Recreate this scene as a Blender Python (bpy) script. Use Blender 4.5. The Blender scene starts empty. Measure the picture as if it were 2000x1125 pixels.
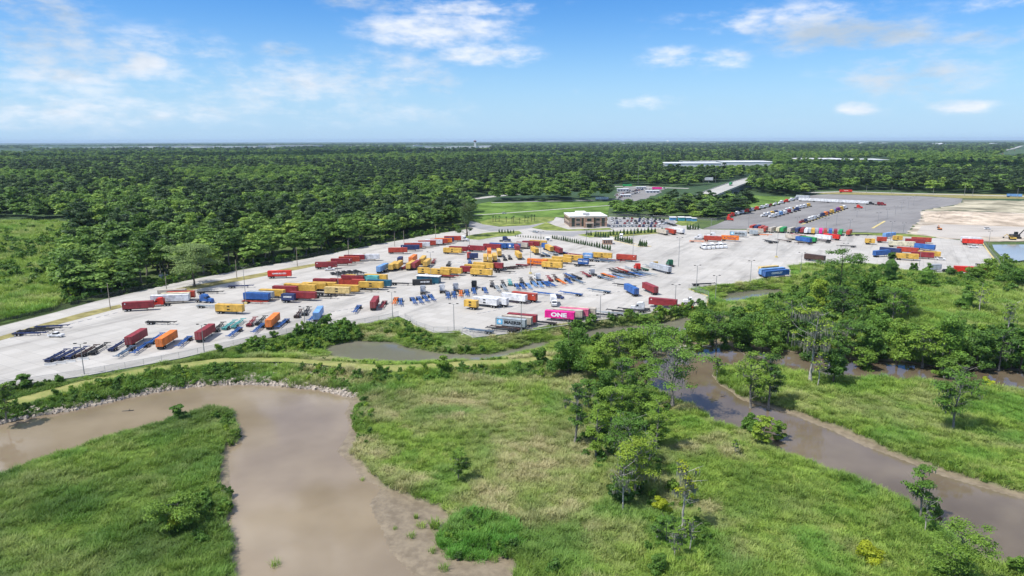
import bpy, math, random
import numpy as np
from mathutils import Matrix, Vector
from mathutils.geometry import tessellate_polygon
R = math.radians
random.seed(7)
sc = bpy.context.scene
col = sc.collection

# ---------------------------------------------------------------- camera
CAM_H, FPX, PITCH, ROLL = 72.0, 1333.0, R(12.20), R(-0.17)
cam = bpy.data.objects.new("camera", bpy.data.cameras.new("camera"))
cam.data.sensor_width = 36; cam.data.lens = 24.0
cam.data.clip_start = 1.0; cam.data.clip_end = 90000
cam.matrix_world = Matrix.Translation((0, 0, CAM_H)) @ Matrix.Rotation(math.pi/2-PITCH, 4, 'X') @ Matrix.Rotation(ROLL, 4, 'Z')
col.objects.link(cam); sc.camera = cam

# ---------------------------------------------------------------- sun, exposure
SUN_EL, SUN_AZ = R(58), R(205)          # direction towards the sun: azimuth measured from +X
S = Vector((math.cos(SUN_AZ)*math.cos(SUN_EL), math.sin(SUN_AZ)*math.cos(SUN_EL), math.sin(SUN_EL)))
sun = bpy.data.lights.new("sun", 'SUN'); sun.energy = 4.4; sun.angle = R(0.53); sun.color = (1, .965, .9)
so = bpy.data.objects.new("sun", sun); so.rotation_euler = S.to_track_quat('Z', 'Y').to_euler(); col.objects.link(so)
sc.view_settings.view_transform = 'Standard'; sc.view_settings.look = 'None'
sc.view_settings.gamma = 1; sc.view_settings.exposure = 0.3; sc.view_settings.use_curve_mapping = False
sc.cycles.use_denoising = True
sc.cycles.max_bounces = 5; sc.cycles.diffuse_bounces = 2; sc.cycles.glossy_bounces = 2
sc.cycles.transmission_bounces = 2; sc.cycles.transparent_max_bounces = 6; sc.cycles.volume_bounces = 0
sc.cycles.caustics_reflective = False; sc.cycles.caustics_refractive = False

# ---------------------------------------------------------------- node helper
class NT:
    def __init__(s, tree): s.t = tree; tree.nodes.clear()
    def n(s, typ, props=None, **ins):
        nd = s.t.nodes.new(typ)
        for k, v in (props or {}).items(): setattr(nd, k, v)
        for k, v in ins.items():
            key = int(k[1:]) if k[0] == '_' and k[1:].isdigit() else k.replace('_', ' ')
            sk = nd.inputs[key]
            if isinstance(v, bpy.types.NodeSocket): s.t.links.new(v, sk)
            elif isinstance(v, bpy.types.Node): s.t.links.new(v.outputs[0], sk)
            else: sk.default_value = v
        return nd
    def m(s, op, a, b=0.0, c=0.0, clamp=False):
        nd = s.t.nodes.new('ShaderNodeMath'); nd.operation = op; nd.use_clamp = clamp
        for i, v in enumerate((a, b, c)):
            if isinstance(v, bpy.types.NodeSocket): s.t.links.new(v, nd.inputs[i])
            elif isinstance(v, bpy.types.Node): s.t.links.new(v.outputs[0], nd.inputs[i])
            else: nd.inputs[i].default_value = v
        return nd.outputs[0]
    def mix(s, f, a, b, blend='MIX'):
        nd = s.t.nodes.new('ShaderNodeMix'); nd.data_type = 'RGBA'; nd.blend_type = blend; nd.clamp_factor = True
        for i, v in ((0, f), (6, a), (7, b)):
            if isinstance(v, bpy.types.NodeSocket): s.t.links.new(v, nd.inputs[i])
            elif isinstance(v, bpy.types.Node): s.t.links.new(v.outputs[0], nd.inputs[i])
            elif i and len(v) == 3: nd.inputs[i].default_value = (*v, 1)
            else: nd.inputs[i].default_value = v
        return nd.outputs[2]
    def rng(s, v, a, b, c=0., d=1.):
        nd = s.n('ShaderNodeMapRange', {'interpolation_type': 'SMOOTHSTEP'}, _0=v); nd.inputs[1].default_value = a
        nd.inputs[2].default_value = b; nd.inputs[3].default_value = c; nd.inputs[4].default_value = d
        return nd.outputs[0]
    def noise(s, vec, scale, detail=3, rough=.5, out=0):
        nd = s.n('ShaderNodeTexNoise', None, Vector=vec, Scale=scale, Detail=detail, Roughness=rough)
        return nd.outputs[out]

# ---------------------------------------------------------------- pixel of the photo (2000 px wide) -> point on the plane z
def G(px, py, z=0.0):
    x = (px-1000)/FPX; y = (562.5-py)/FPX; zz = -1.0
    c, s = math.cos(ROLL), math.sin(ROLL); x, y = c*x-s*y, s*x+c*y
    a = math.pi/2-PITCH; c, s = math.cos(a), math.sin(a); y, zz = c*y-s*zz, s*y+c*zz
    t = (z-CAM_H)/zz
    return Vector((x*t, y*t, z))
def PX(X, Y, Z=0.0):                     # numpy-friendly inverse
    a = math.pi/2-PITCH; c, s = math.cos(a), math.sin(a); Zr = Z-CAM_H
    y = c*Y+s*Zr; z = -s*Y+c*Zr; x = X
    c, s = math.cos(ROLL), math.sin(ROLL); x, y = c*x+s*y, -s*x+c*y
    z = np.minimum(z, -1e-3)
    return 1000+FPX*x/-z, 562.5-FPX*y/-z
def top_h(px, yb, yt, z=0.0):            # height of an upright thing from its base and top pixel
    p = G(px, yb, z); lo, hi = 0.0, 200.0
    for _ in range(40):
        m = (lo+hi)/2
        if PX(p.x, p.y, z+m)[1] > yt: lo = m
        else: hi = m
    return lo
def wpoly(pts, z=0.0): return np.array([G(a, b, z).xy[:] for a, b in pts])

# ---------------------------------------------------------------- world: sky with clouds
w = bpy.data.worlds.new("World"); sc.world = w; w.use_nodes = True
T = NT(w.node_tree)
tc = T.n('ShaderNodeTexCoord').outputs['Generated']
sky = T.n('ShaderNodeTexSky', {'sky_type': 'NISHITA', 'sun_disc': False, 'sun_elevation': SUN_EL, 'sun_rotation': math.pi/2-SUN_AZ,
                               'altitude': 50, 'air_density': 1.0, 'dust_density': .35, 'ozone_density': 2.0})
xyz = T.n('ShaderNodeSeparateXYZ', None, Vector=tc)
az = T.m('ARCTAN2', xyz.outputs[0], xyz.outputs[1]); el = T.m('ARCSINE', xyz.outputs[2])
def skydir(px, py):
    x = (px-1000)/FPX; y = (562.5-py)/FPX
    v = (Matrix.Rotation(math.pi/2-PITCH, 3, 'X') @ Matrix.Rotation(ROLL, 3, 'Z') @ Vector((x, y, -1))).normalized()
    return math.atan2(v.x, v.y), math.asin(v.z)
# flat-bottomed cumulus: azimuth/elevation space, stretched sideways
cv = T.n('ShaderNodeCombineXYZ', None, X=T.m('MULTIPLY', az, 1.0), Y=T.m('MULTIPLY', el, 2.6), Z=0.0)
n1 = T.noise(cv.outputs[0], 9.0, 7, .58); n2 = T.noise(cv.outputs[0], 30.0, 6, .6)
nn = T.m('ADD', T.m('MULTIPLY', n1, .6), T.m('MULTIPLY', n2, .4))
SKY_CL = [ # px, py, half width, half height, strength, shade (0 white .. 1 grey)
 (860, 62, 125, 26, 1.0, .1), (945, 106, 85, 18, .95, .05), (890, 14, 140, 14, .8, .1), (1520, 40, 150, 22, .85, .08), (1660, 70, 130, 24, .95, 1.0),
 (1315, 113, 55, 16, .8, .05), (1410, 116, 45, 17, .8, .05), (1255, 202, 55, 11, .75, .0), (1672, 211, 30, 10, .95, .0), (1872, 207, 45, 10, .85, .0),
 (1950, 70, 80, 14, .7, 1.0), (1780, 150, 110, 36, .75, .8), (130, 100, 120, 34, .85, .6), (80, 40, 70, 50, .75, .95), (285, 124, 32, 18, 1.0, .0), (180, 135, 150, 34, .75, .05),
 (110, 85, 60, 30, .6, .9), (15, 92, 30, 14, .85, .1), (100, 205, 160, 36, 0.7, .15), (340, 160, 110, 40, 0.62, .2), (560, 165, 170, 50, 0.62, .4), (545, 98, 60, 12, 0.65, .9),
 (740, 150, 150, 45, 0.62, .5), (690, 5, 70, 12, .6, 1.0), (300, 215, 300, 26, 0.55, .2), (860, 165, 50, 30, 0.6000000000000001, .8), (1940, 8, 70, 12, .7, .1), (650, 215, 260, 22, 0.55, .25), (1130, 176, 12, 8, .5, 0),
 (330, 90, 130, 24, 0.6000000000000001, .3), (1500, 225, 300, 14, .2, .1)]
dens = None; shade = None
for px, py, hw, hh, st, sh in SKY_CL:
    a0, e0 = skydir(px, py)
    hw *= 1.2; hh *= 1.3
    dx = T.m('MULTIPLY', T.m('SUBTRACT', az, a0), FPX/hw); dy = T.m('MULTIPLY', T.m('SUBTRACT', el, e0), FPX/hh)
    d = T.m('SQRT', T.m('ADD', T.m('MULTIPLY', dx, dx), T.m('MULTIPLY', dy, dy)))
    k = T.m('MULTIPLY', T.rng(d, 1.7, .2), st)
    dens = k if dens is None else T.m('MAXIMUM', dens, k)
    ks = T.m('MULTIPLY', k, sh); shade = ks if shade is None else T.m('MAXIMUM', shade, ks)
# thin noise elsewhere (also overhead, where only the water sees it)
high = T.m('MULTIPLY', T.rng(el, .19, .5), .75)
dens = T.m('MAXIMUM', dens, high)
cl = T.m('MULTIPLY', T.rng(T.m('ADD', nn, T.m('MULTIPLY', T.m('SUBTRACT', dens, 1.0), .26)), .28, .60), T.m('MINIMUM', T.m('MULTIPLY', dens, 1.5), 1.0))
n3 = T.noise(cv.outputs[0], 22.0, 5, .6)
lit = T.mix(T.m('MULTIPLY', T.m('MINIMUM', T.m('ADD', T.m('MULTIPLY', shade, 1.1), T.rng(n3, .45, .75, 0, .35)), 1.0), .9), (8.3, 8.5, 9.0), (3.9, 4.7, 5.6))
hz = T.rng(el, .30, -.01)
skyc = T.n('ShaderNodeHueSaturation', None, Saturation=1.30, Value=1.0, Color=sky)
skyt = T.mix(1.0, skyc.outputs[0], (.56, .90, 1.26), 'MULTIPLY')
skyh = T.mix(T.m('MULTIPLY', T.m('POWER', hz, 2.7), .85), skyt, (4.2, 6.0, 8.2))
fin = T.mix(T.m('MULTIPLY', cl, .9), skyh, lit)
bg = T.n('ShaderNodeBackground', None, Color=fin, Strength=0.10)
T.n('ShaderNodeOutputWorld', None, Surface=bg.outputs[0])

# ---------------------------------------------------------------- materials
MATS = {}
def mat(name, rgb, rough=.6, metal=0., spec=.4, var=0., vscale=.5, var2=None, coat=0.):
    if name in MATS: return MATS[name]
    m = bpy.data.materials.new(name); m.use_nodes = True; t = NT(m.node_tree)
    c = (*rgb, 1)
    if var:
        pos = t.n('ShaderNodeNewGeometry').outputs['Position']
        n = t.noise(pos, vscale, 4, .6)
        dk = tuple(x*(1-var) for x in rgb); lt = tuple(min(1, x*(1+var*.6)) for x in (var2 or rgb))
        c = t.mix(t.rng(n, .3, .7), dk, lt)
    p = t.n('ShaderNodeBsdfPrincipled', None, Base_Color=c, Roughness=rough, Metallic=metal, Specular_IOR_Level=spec, Coat_Weight=coat)
    t.n('ShaderNodeOutputMaterial', None, Surface=p.outputs[0])
    MATS[name] = m; return m
def leafmat(name, a, b, c, trans=.25, pscale=.02, instattr=None):
    """foliage: colour a..b by stand noise, c for the odd individual; same everywhere"""
    if name in MATS: return MATS[name]
    m = bpy.data.materials.new(name); m.use_nodes = True; t = NT(m.node_tree)
    pos = t.n('ShaderNodeNewGeometry').outputs['Position']; oi = t.n('ShaderNodeObjectInfo').outputs['Random']
    n = t.noise(pos, pscale, 3, .6); n_s = t.noise(pos, .45, 3, .6)
    base = t.mix(t.rng(t.m('ADD', t.m('MULTIPLY', n, .45), t.m('MULTIPLY', oi, .55)), .30, .70), a, b)
    base = t.mix(t.rng(oi, .86, .9), base, c)
    base = t.mix(t.rng(n_s, .35, .7), base, t.mix(.5, base, (base_boost(b))), 'MIX')
    if instattr:
        at = t.n('ShaderNodeAttribute', {'attribute_name': 'dry', 'attribute_type': 'INSTANCER'}).outputs['Fac']
        base = t.mix(at, base, instattr)
        at2 = t.n('ShaderNodeAttribute', {'attribute_name': 'lush', 'attribute_type': 'INSTANCER'}).outputs['Fac']
        base = t.mix(at2, base, (.11, .33, .045))
        at3 = t.n('ShaderNodeAttribute', {'attribute_name': 'deep', 'attribute_type': 'INSTANCER'}).outputs['Fac']
        base = t.mix(at3, base, (.085, .175, .032))
    p = t.n('ShaderNodeBsdfPrincipled', None, Base_Color=base, Roughness=.55, Specular_IOR_Level=.25)
    tr = t.n('ShaderNodeBsdfTranslucent', None, Color=t.mix(.4, base, (.20, .32, .04)))
    mx = t.n('ShaderNodeMixShader', None, _0=trans, _1=p.outputs[0], _2=tr.outputs[0])
    t.n('ShaderNodeOutputMaterial', None, Surface=mx.outputs[0])
    MATS[name] = m; return m
def base_boost(c): return tuple(min(1, x*1.7) for x in c)

# ---------------------------------------------------------------- mesh helpers
def tag(o, label=None, cat=None, group=None, kind=None):
    if label: o['label'] = label
    if cat: o['category'] = cat
    if group: o['group'] = group
    if kind: o['kind'] = kind
    return o
def link(name, me, parent=None, loc=None):
    o = bpy.data.objects.new(name, me); col.objects.link(o)
    if parent is not None: o.parent = parent
    if loc is not None: o.location = loc
    return o
def empty(name, loc, rz=0., scale=None):
    o = bpy.data.objects.new(name, None); col.objects.link(o); o.location = loc; o.rotation_euler = (0, 0, rz)
    o.empty_display_size = .5
    if scale is not None: o.scale = scale
    return o
def copy_tree(o, parent=None):
    c = o.copy(); col.objects.link(c); c.parent = parent
    for ch in o.children: copy_tree(ch, c)
    return c
class MB:
    def __init__(s): s.v = []; s.f = []; s.m = []; s.mats = []
    def mi(s, m):
        if m not in s.mats: s.mats.append(m)
        return s.mats.index(m)
    def add(s, vs, fs, m):
        b = len(s.v); k = s.mi(m); s.v += [tuple(v) for v in vs]
        for f in fs: s.f.append(tuple(i+b for i in f)); s.m.append(k)
        return s
    def box(s, x0, x1, y0, y1, z0, z1, m, tx=0., ty=0.):
        vs = [(x0, y0, z0), (x1, y0, z0), (x1, y1, z0), (x0, y1, z0), (x0+tx, y0+ty, z1), (x1-tx, y0+ty, z1), (x1-tx, y1-ty, z1), (x0+tx, y1-ty, z1)]
        return s.add(vs, [(3, 2, 1, 0), (4, 5, 6, 7), (0, 1, 5, 4), (1, 2, 6, 5), (2, 3, 7, 6), (3, 0, 4, 7)], m)
    def prism(s, prof, y0, y1, m):          # profile in x,z extruded along y
        n = len(prof); vs = [(x, y0, z) for x, z in prof]+[(x, y1, z) for x, z in prof]
        return s.add(vs, [tuple(range(n))[::-1], tuple(range(n, 2*n))]+[(i, (i+1) % n, n+(i+1) % n, n+i) for i in range(n)][::1], m)
    def tube(s, a, b, r0, r1, m, seg=8, caps=True):
        a = Vector(a); b = Vector(b); d = (b-a).normalized(); u = d.orthogonal().normalized(); v = d.cross(u)
        vs = []
        for p, r in ((a, r0), (b, r1)):
            vs += [p+u*(r*math.cos(2*math.pi*i/seg))+v*(r*math.sin(2*math.pi*i/seg)) for i in range(seg)]
        fs = [(i, (i+1) % seg, seg+(i+1) % seg, seg+i) for i in range(seg)]
        if caps: fs += [tuple(range(seg))[::-1], tuple(range(seg, 2*seg))]
        return s.add(vs, fs, m)
    def mesh(s, name):
        me = bpy.data.meshes.new(name); me.from_pydata(s.v, [], s.f)
        for m in s.mats: me.materials.append(m)
        me.polygons.foreach_set('material_index', s.m); me.update(); return me
    def build(s, name, parent=None, loc=None): return link(name, s.mesh(name), parent, loc)
def np_mesh(name, V, faces_n, m, k=4, smooth=False):
    """V: (n*k,3) consecutive faces of k corners"""
    me = bpy.data.meshes.new(name); nv = len(V); nf = nv//k
    me.vertices.add(nv); me.vertices.foreach_set('co', np.ascontiguousarray(V, np.float32).ravel())
    me.loops.add(nv); me.loops.foreach_set('vertex_index', np.arange(nv, dtype=np.int32))
    me.polygons.add(nf); me.polygons.foreach_set('loop_start', np.arange(0, nv, k, dtype=np.int32))
    me.materials.append(m); me.update(calc_edges=True); return me
def sheet(name, pts, z, m, kind='structure', world=False, thick=0., rag=0.):
    if rag: pts = densify(wpoly(pts, z), 6, rag, len(pts)); world = True
    P = [Vector((p[0], p[1], 0)) for p in (pts if world else wpoly(pts, z))]
    tri = tessellate_polygon([P]); mb = MB()
    f = []
    for a, b, c in tri:
        if (P[b]-P[a]).cross(P[c]-P[a]).z < 0: a, c = c, a
        f.append((a, b, c))
    mb.add([(p.x, p.y, z) for p in P], f, m)
    if thick:
        n = len(P); mb.add([(p.x, p.y, z) for p in P]+[(p.x, p.y, z-thick) for p in P], [(i, (i+1) % n, n+(i+1) % n, n+i) for i in range(n)], m)
    o = mb.build(name)
    if kind: o['kind'] = kind
    return o
def inside(poly, X, Y):
    r = np.zeros(np.shape(X), bool); n = len(poly)
    for i in range(n):
        x0, y0 = poly[i]; x1, y1 = poly[(i+1) % n]
        if y0 == y1: continue
        c = ((y0 > Y) != (y1 > Y)) & (X < (x1-x0)*(Y-y0)/(y1-y0)+x0); r ^= c
    return r
def sdist(poly, X, Y, closed=True):
    d = np.full(np.shape(X), 1e18); n = len(poly)
    for i in range(n if closed else n-1):
        x0, y0 = poly[i]; x1, y1 = poly[(i+1) % n]; ex, ey = x1-x0, y1-y0
        t = np.clip(((X-x0)*ex+(Y-y0)*ey)/(ex*ex+ey*ey+1e-9), 0, 1)
        d = np.minimum(d, (X-x0-t*ex)**2+(Y-y0-t*ey)**2)
    d = np.sqrt(d)
    if closed: d = np.where(inside(poly, X, Y), -d, d)
    return d
def densify(pts, step, jit, seed):        # roughen a traced shoreline a little
    rs = np.random.RandomState(seed); out = []
    for i in range(len(pts)):
        a = np.array(pts[i]); b = np.array(pts[(i+1) % len(pts)]); L = np.hypot(*(b-a)); n = max(1, int(L/step))
        nrm = np.array([-(b-a)[1], (b-a)[0]])/max(L, 1e-6)
        for k in range(n): out.append(a+(b-a)*k/n+nrm*(rs.uniform(-jit, jit) if L < 200 else 0))
    return np.array(out)
def vnoise(X, Y, s, seed=0):              # smooth value noise
    rs = np.random.RandomState(seed); g = rs.rand(256, 256)
    x = X/s; y = Y/s; xi = np.floor(x).astype(int); yi = np.floor(y).astype(int); fx = x-xi; fy = y-yi
    fx = fx*fx*(3-2*fx); fy = fy*fy*(3-2*fy); q = lambda a, b: g[a % 256, b % 256]
    return (q(xi, yi)*(1-fx)+q(xi+1, yi)*fx)*(1-fy)+(q(xi, yi+1)*(1-fx)+q(xi+1, yi+1)*fx)*fy

# ---------------------------------------------------------------- traced outlines
ZW = -3.0
RIVER = [(-260, 900), (0, 828), (60, 815), (150, 800), (250, 777), (340, 760), (420, 752), (500, 751), (560, 755), (620, 761), (655, 770), (684, 787), (668, 808), (676, 830),
 (668, 858), (662, 880), (690, 905), (712, 935), (735, 952), (728, 985), (735, 1040), (758, 1080), (800, 1125), (850, 1180), (480, 1180), (474, 1110), (462, 1085), (468, 1050), (452, 1020), (466, 990),
 (445, 950), (440, 915), (452, 880), (470, 862), (468, 835), (456, 806), (440, 797), (400, 805), (345, 815), (262, 844), (150, 876), (60, 907), (0, 932), (-260, 1020)]
CREEK = [(1222, 690), (1232, 735), (1262, 762), (1300, 776), (1370, 800), (1400, 832), (1470, 844), (1520, 884), (1580, 906), (1640, 932), (1700, 950), (1770, 984), (1820, 1012), (1872, 1056),
 (1930, 1097), (2000, 1101), (2300, 1100), (2300, 1060), (2000, 976), (1900, 948), (1840, 931), (1760, 899), (1690, 871), (1620, 842), (1560, 813), (1500, 796), (1450, 781), (1405, 752), (1388, 732), (1397, 722), (1480, 719),
 (1560, 730), (1650, 741), (1700, 743), (1800, 748), (1900, 760), (2000, 768), (2300, 795), (2300, 748), (2000, 726), (1900, 721), (1850, 722), (1760, 706), (1680, 702), (1560, 690), (1500, 682), (1400, 674), (1340, 680), (1290, 690)]
POND = [(632, 682), (662, 671), (700, 667), (760, 668), (800, 680), (870, 692), (960, 692), (1000, 683), (1040, 671), (1075, 668), (1062, 680), (1005, 694), (950, 709), (880, 712), (800, 711), (700, 707), (655, 701)]
POND2 = [(1120, 655), (1170, 642), (1215, 638), (1270, 636), (1330, 622), (1352, 622), (1350, 646), (1290, 656), (1220, 661), (1150, 670)]
POND3 = [(1395, 588), (1430, 572), (1480, 566), (1530, 566), (1530, 578), (1470, 584), (1420, 594)]
POND4 = [(1936, 474), (2000, 474), (2250, 476), (2250, 520), (2000, 508), (1975, 512), (1955, 500), (1942, 488)]
MUDS = [[(666, 765), (692, 772), (705, 795), (690, 820), (702, 850), (688, 880), (722, 922), (752, 952), (800, 962), (858, 988), (885, 1006), (880, 1030), (905, 1070), (960, 1080), (1005, 1095), (1015, 1180), (780, 1180), (728, 1030), (722, 960), (655, 880), (662, 800)],
 [(436, 868), (462, 866), (452, 885), (446, 915), (452, 945), (462, 975), (478, 990), (455, 1020), (474, 1050), (466, 1085), (490, 1180), (462, 1180), (456, 1090), (440, 1040), (452, 1000), (430, 960), (426, 900)],
 [(1385, 728), (1400, 748), (1450, 775), (1500, 790), (1570, 808), (1640, 835), (1700, 862), (1770, 890), (1850, 922), (1960, 952), (2010, 965), (2010, 985), (1900, 955), (1760, 908), (1600, 845), (1480, 800), (1400, 765), (1378, 735)],
 [(1300, 672), (1400, 664), (1440, 668), (1500, 676), (1500, 686), (1400, 680), (1300, 690)], [(1900, 716), (1960, 712), (2010, 720), (2010, 730), (1900, 724)]]
LEVEE = [(-200, 850), (20, 787), (150, 752), (300, 722), (430, 704), (540, 703), (650, 711), (740, 719), (830, 716), (920, 709), (1010, 706), (1065, 700)]
PAD_S = [(-420, 880), (0, 757), (60, 750), (165, 734), (245, 720), (350, 700), (456, 676), (500, 665), (560, 653), (634, 633), (685, 637), (767, 622), (779, 617), (791, 622), (814, 638), (847, 649), (889, 646), (903, 649), (924, 659),
 (956, 656), (1001, 650), (1077, 634), (1168, 625), (1236, 615), (1296, 607), (1336, 602), (1381, 597), (1384, 579), (1345, 565), (1366, 560), (1411, 556), (1467, 549), (1488, 543), (1547, 540), (1541, 518), (1575, 515), (1640, 514), (1700, 514),
 (1760, 526), (1821, 532), (1881, 535), (1927, 535), (1954, 521), (1919, 479), (1917, 472)]
pts_inland = [G(a, b).xy[:] for a, b in PAD_S]+[G(2600, 482).xy[:], (60000, 60000), (-60000, 60000), (-60000, G(-420, 880).y-30)]
INLAND = np.array(pts_inland)
river = densify(wpoly(RIVER, ZW), 5, 1.1, 1); creek = densify(wpoly(CREEK, ZW), 5, 1.0, 2)
ponds = [densify(wpoly(p, ZW), 4, .6, 5+i) for i, p in enumerate((POND, POND2, POND3))]+[wpoly(POND4, -1.0)]
muds = [densify(wpoly(m, ZW+.1), 4, .8, 20+i) for i, m in enumerate(MUDS)]
levee = wpoly(LEVEE, -.6)
# ---------------------------------------------------------------- ground: one sheet to the horizon
def axis(lo, hi, step, far, grow):
    a = list(np.arange(lo, hi+1e-6, step)); d = step
    v = hi
    while v < far: d *= grow; v += d; a.append(v)
    v = lo; d = step; pre = []
    while v > -far: d *= grow; v -= d; pre.append(v)
    return np.array(pre[::-1]+a)
ax = axis(-235, 330, 1.0, 42000, 1.22); ay = axis(84, 420, 1.0, 42000, 1.22); ay = ay[ay > -3000]
GX, GY = np.meshgrid(ax, ay)
def smooth(t): t = np.clip(t, 0, 1); return t*t*(3-2*t)
def terrain(X, Y):
    near = (np.abs(X) < 900) & (Y < 900)
    z = np.full(X.shape, -.12); mud = np.zeros(X.shape); lawn = np.zeros(X.shape); sdw = np.full(X.shape, 1e3)
    x = X[near]; y = Y[near]
    si = sdist(INLAND, x, y)
    h = -.12-2.0*smooth(si/9.0)+np.where(si > 4, (vnoise(x, y, 7, 3)-.5)*.45+(vnoise(x, y, 2.3, 4)-.5)*.25, 0)
    dl = sdist(levee, x, y, closed=False)
    h = np.maximum(h, -2.1+1.5*smooth(1-(dl-2.0)/7.0))
    lw = smooth(1-(dl-2.6)/1.6)
    md = np.zeros(x.shape); dw = np.full(x.shape, 1e3)
    for p in muds:
        s = sdist(p, x, y); k = smooth(-s/1.2+.5); md = np.maximum(md, k)
        h = h*(1-k)+np.minimum(h, -2.86+.02*np.clip(-s, 0, 6)+(vnoise(x, y, 3, 8)-.5)*.10)*k
    for p in [river, creek]+ponds[:3]:
        s = sdist(p, x, y); dw = np.minimum(dw, s)
        if p is creek: dwr = dw.copy()
    bank = ZW-.02+(h-ZW)*smooth(dw/2.4)**.8
    h = np.where(dw > 0, np.where(md > .5, np.minimum(h, ZW+.03+.06*dw), bank), ZW-.05-.35*np.minimum(-dw, 4))
    md = np.maximum(md, smooth(1-(dwr-.4)/1.6)); md = np.maximum(md, .6*smooth(1-(dw-.1)/.5))
    s4 = sdist(ponds[3], x, y); h = np.where(s4 < 0, -1.3, h)
    z[near] = h; mud[near] = md; lawn[near] = lw; sdw[near] = dw
    # raised bank of bare earth beyond the right end of the yard
    return z, mud, lawn, sdw
Z, MUD, LAWN, SDW = terrain(GX, GY)
ny, nx = GX.shape
me = bpy.data.meshes.new("ground")
me.vertices.add(nx*ny); me.vertices.foreach_set('co', np.stack([GX, GY, Z], -1).astype(np.float32).ravel())
idx = np.arange(nx*ny).reshape(ny, nx); q = np.stack([idx[:-1, :-1], idx[:-1, 1:], idx[1:, 1:], idx[1:, :-1]], -1).reshape(-1, 4)
me.loops.add(q.size); me.loops.foreach_set('vertex_index', q.ravel().astype(np.int32))
me.polygons.add(len(q)); me.polygons.foreach_set('loop_start', np.arange(0, q.size, 4, dtype=np.int32))
me.polygons.foreach_set('use_smooth', np.ones(len(q), bool)); me.update(calc_edges=True)
for nm, arr in (('mud', MUD), ('lawn', LAWN)):
    at = me.attributes.new(nm, 'FLOAT', 'POINT'); at.data.foreach_set('value', arr.astype(np.float32).ravel())
gm = bpy.data.materials.new("marsh_ground"); gm.use_nodes = True; t = NT(gm.node_tree)
pos = t.n('ShaderNodeNewGeometry').outputs['Position']
aM = t.n('ShaderNodeAttribute', {'attribute_name': 'mud'}).outputs['Fac']; aL = t.n('ShaderNodeAttribute', {'attribute_name': 'lawn'}).outputs['Fac']
g1 = t.mix(t.rng(t.noise(pos, .05, 4, .6), .35, .65), (.040, .085, .018), (.085, .14, .030))
g1 = t.mix(t.rng(t.noise(pos, .6, 4, .6), .4, .75), g1, (.14, .15, .06))
lawnc = t.mix(t.rng(t.noise(pos, .35, 5, .65), .3, .7), (.19, .22, .055), (.30, .29, .10))
mudc = t.mix(t.rng(t.noise(pos, .5, 6, .65), .3, .7), (.16, .127, .086), (.255, .208, .142))
far = t.n('ShaderNodeVectorMath', {'operation': 'LENGTH'}, _0=pos).outputs['Value']
fc = t.mix(t.rng(t.noise(pos, .0012, 5, .6), .40, .62), (.028, .060, .022), (.060, .105, .035))
fc = t.mix(t.rng(t.noise(pos, .012, 4, .7), .45, .7), fc, (.028, .065, .028))
g1 = t.mix(t.rng(far, 520, 900), g1, fc)
gc = t.mix(aM, t.mix(aL, g1, lawnc), mudc)
rough = t.m('SUBTRACT', .9, t.m('MULTIPLY', aM, .42))
bmp = t.n('ShaderNodeBump', None, Strength=.35, Distance=.15, Height=t.noise(pos, 1.6, 6, .65))
p = t.n('ShaderNodeBsdfPrincipled', None, Base_Color=gc, Roughness=rough, Normal=bmp.outputs[0], Specular_IOR_Level=.3)
t.n('ShaderNodeOutputMaterial', None, Surface=p.outputs[0])
me.materials.append(gm); tag(link("ground", me), kind='structure')
def zat(x, y):
    i = min(max(np.searchsorted(ax, x)-1, 0), nx-2); j = min(max(np.searchsorted(ay, y)-1, 0), ny-2)
    fx = (x-ax[i])/(ax[i+1]-ax[i]); fy = (y-ay[j])/(ay[j+1]-ay[j])
    return float((Z[j, i]*(1-fx)+Z[j, i+1]*fx)*(1-fy)+(Z[j+1, i]*(1-fx)+Z[j+1, i+1]*fx)*fy)
def zats(x, y):
    i = np.clip(np.searchsorted(ax, x)-1, 0, nx-2); j = np.clip(np.searchsorted(ay, y)-1, 0, ny-2)
    fx = (x-ax[i])/(ax[i+1]-ax[i]); fy = (y-ay[j])/(ay[j+1]-ay[j])
    f = lambda A: (A[j, i]*(1-fx)+A[j, i+1]*fx)*(1-fy)+(A[j+1, i]*(1-fx)+A[j+1, i+1]*fx)*fy
    return f(Z), f(MUD), f(LAWN), f(SDW)

# ---------------------------------------------------------------- water
def watermat(name, c1, c2, rough=.06):
    m = bpy.data.materials.new(name); m.use_nodes = True; t = NT(m.node_tree)
    pos = t.n('ShaderNodeNewGeometry').outputs['Position']
    c = t.mix(t.rng(t.noise(pos, .03, 4, .55), .3, .7), c1, c2)
    mp = t.n('ShaderNodeMapping', None, Vector=pos, Scale=(1.0, .35, 1.0))
    b = t.n('ShaderNodeBump', None, Strength=.08, Distance=.04, Height=t.noise(mp.outputs[0], 2.2, 4, .6))
    p = t.n('ShaderNodeBsdfPrincipled', None, Base_Color=c, Roughness=rough, Normal=b.outputs[0], Specular_IOR_Level=.75, IOR=1.36)
    t.n('ShaderNodeOutputMaterial', None, Surface=p.outputs[0]); return m
WM = watermat("muddy_water", (.195, .150, .10), (.285, .227, .157)); WC = watermat("creek_water", (.105, .080, .050), (.175, .138, .095), .025); WB = watermat("basin_water", (.30, .30, .28), (.36, .355, .33), .15); WP = watermat("pond_water", (.145, .14, .105), (.18, .17, .13), .04)
def grow(poly, d):
    c = poly; n = len(c); out = []
    area = sum(c[i][0]*c[(i+1) % n][1]-c[(i+1) % n][0]*c[i][1] for i in range(n)); s = 1 if area > 0 else -1
    for i in range(n):
        e = c[(i+1) % n]-c[i-1]; L = np.hypot(*e)+1e-9; out.append(c[i]+s*d*np.array([e[1], -e[0]])/L)
    return np.array(out)
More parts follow.
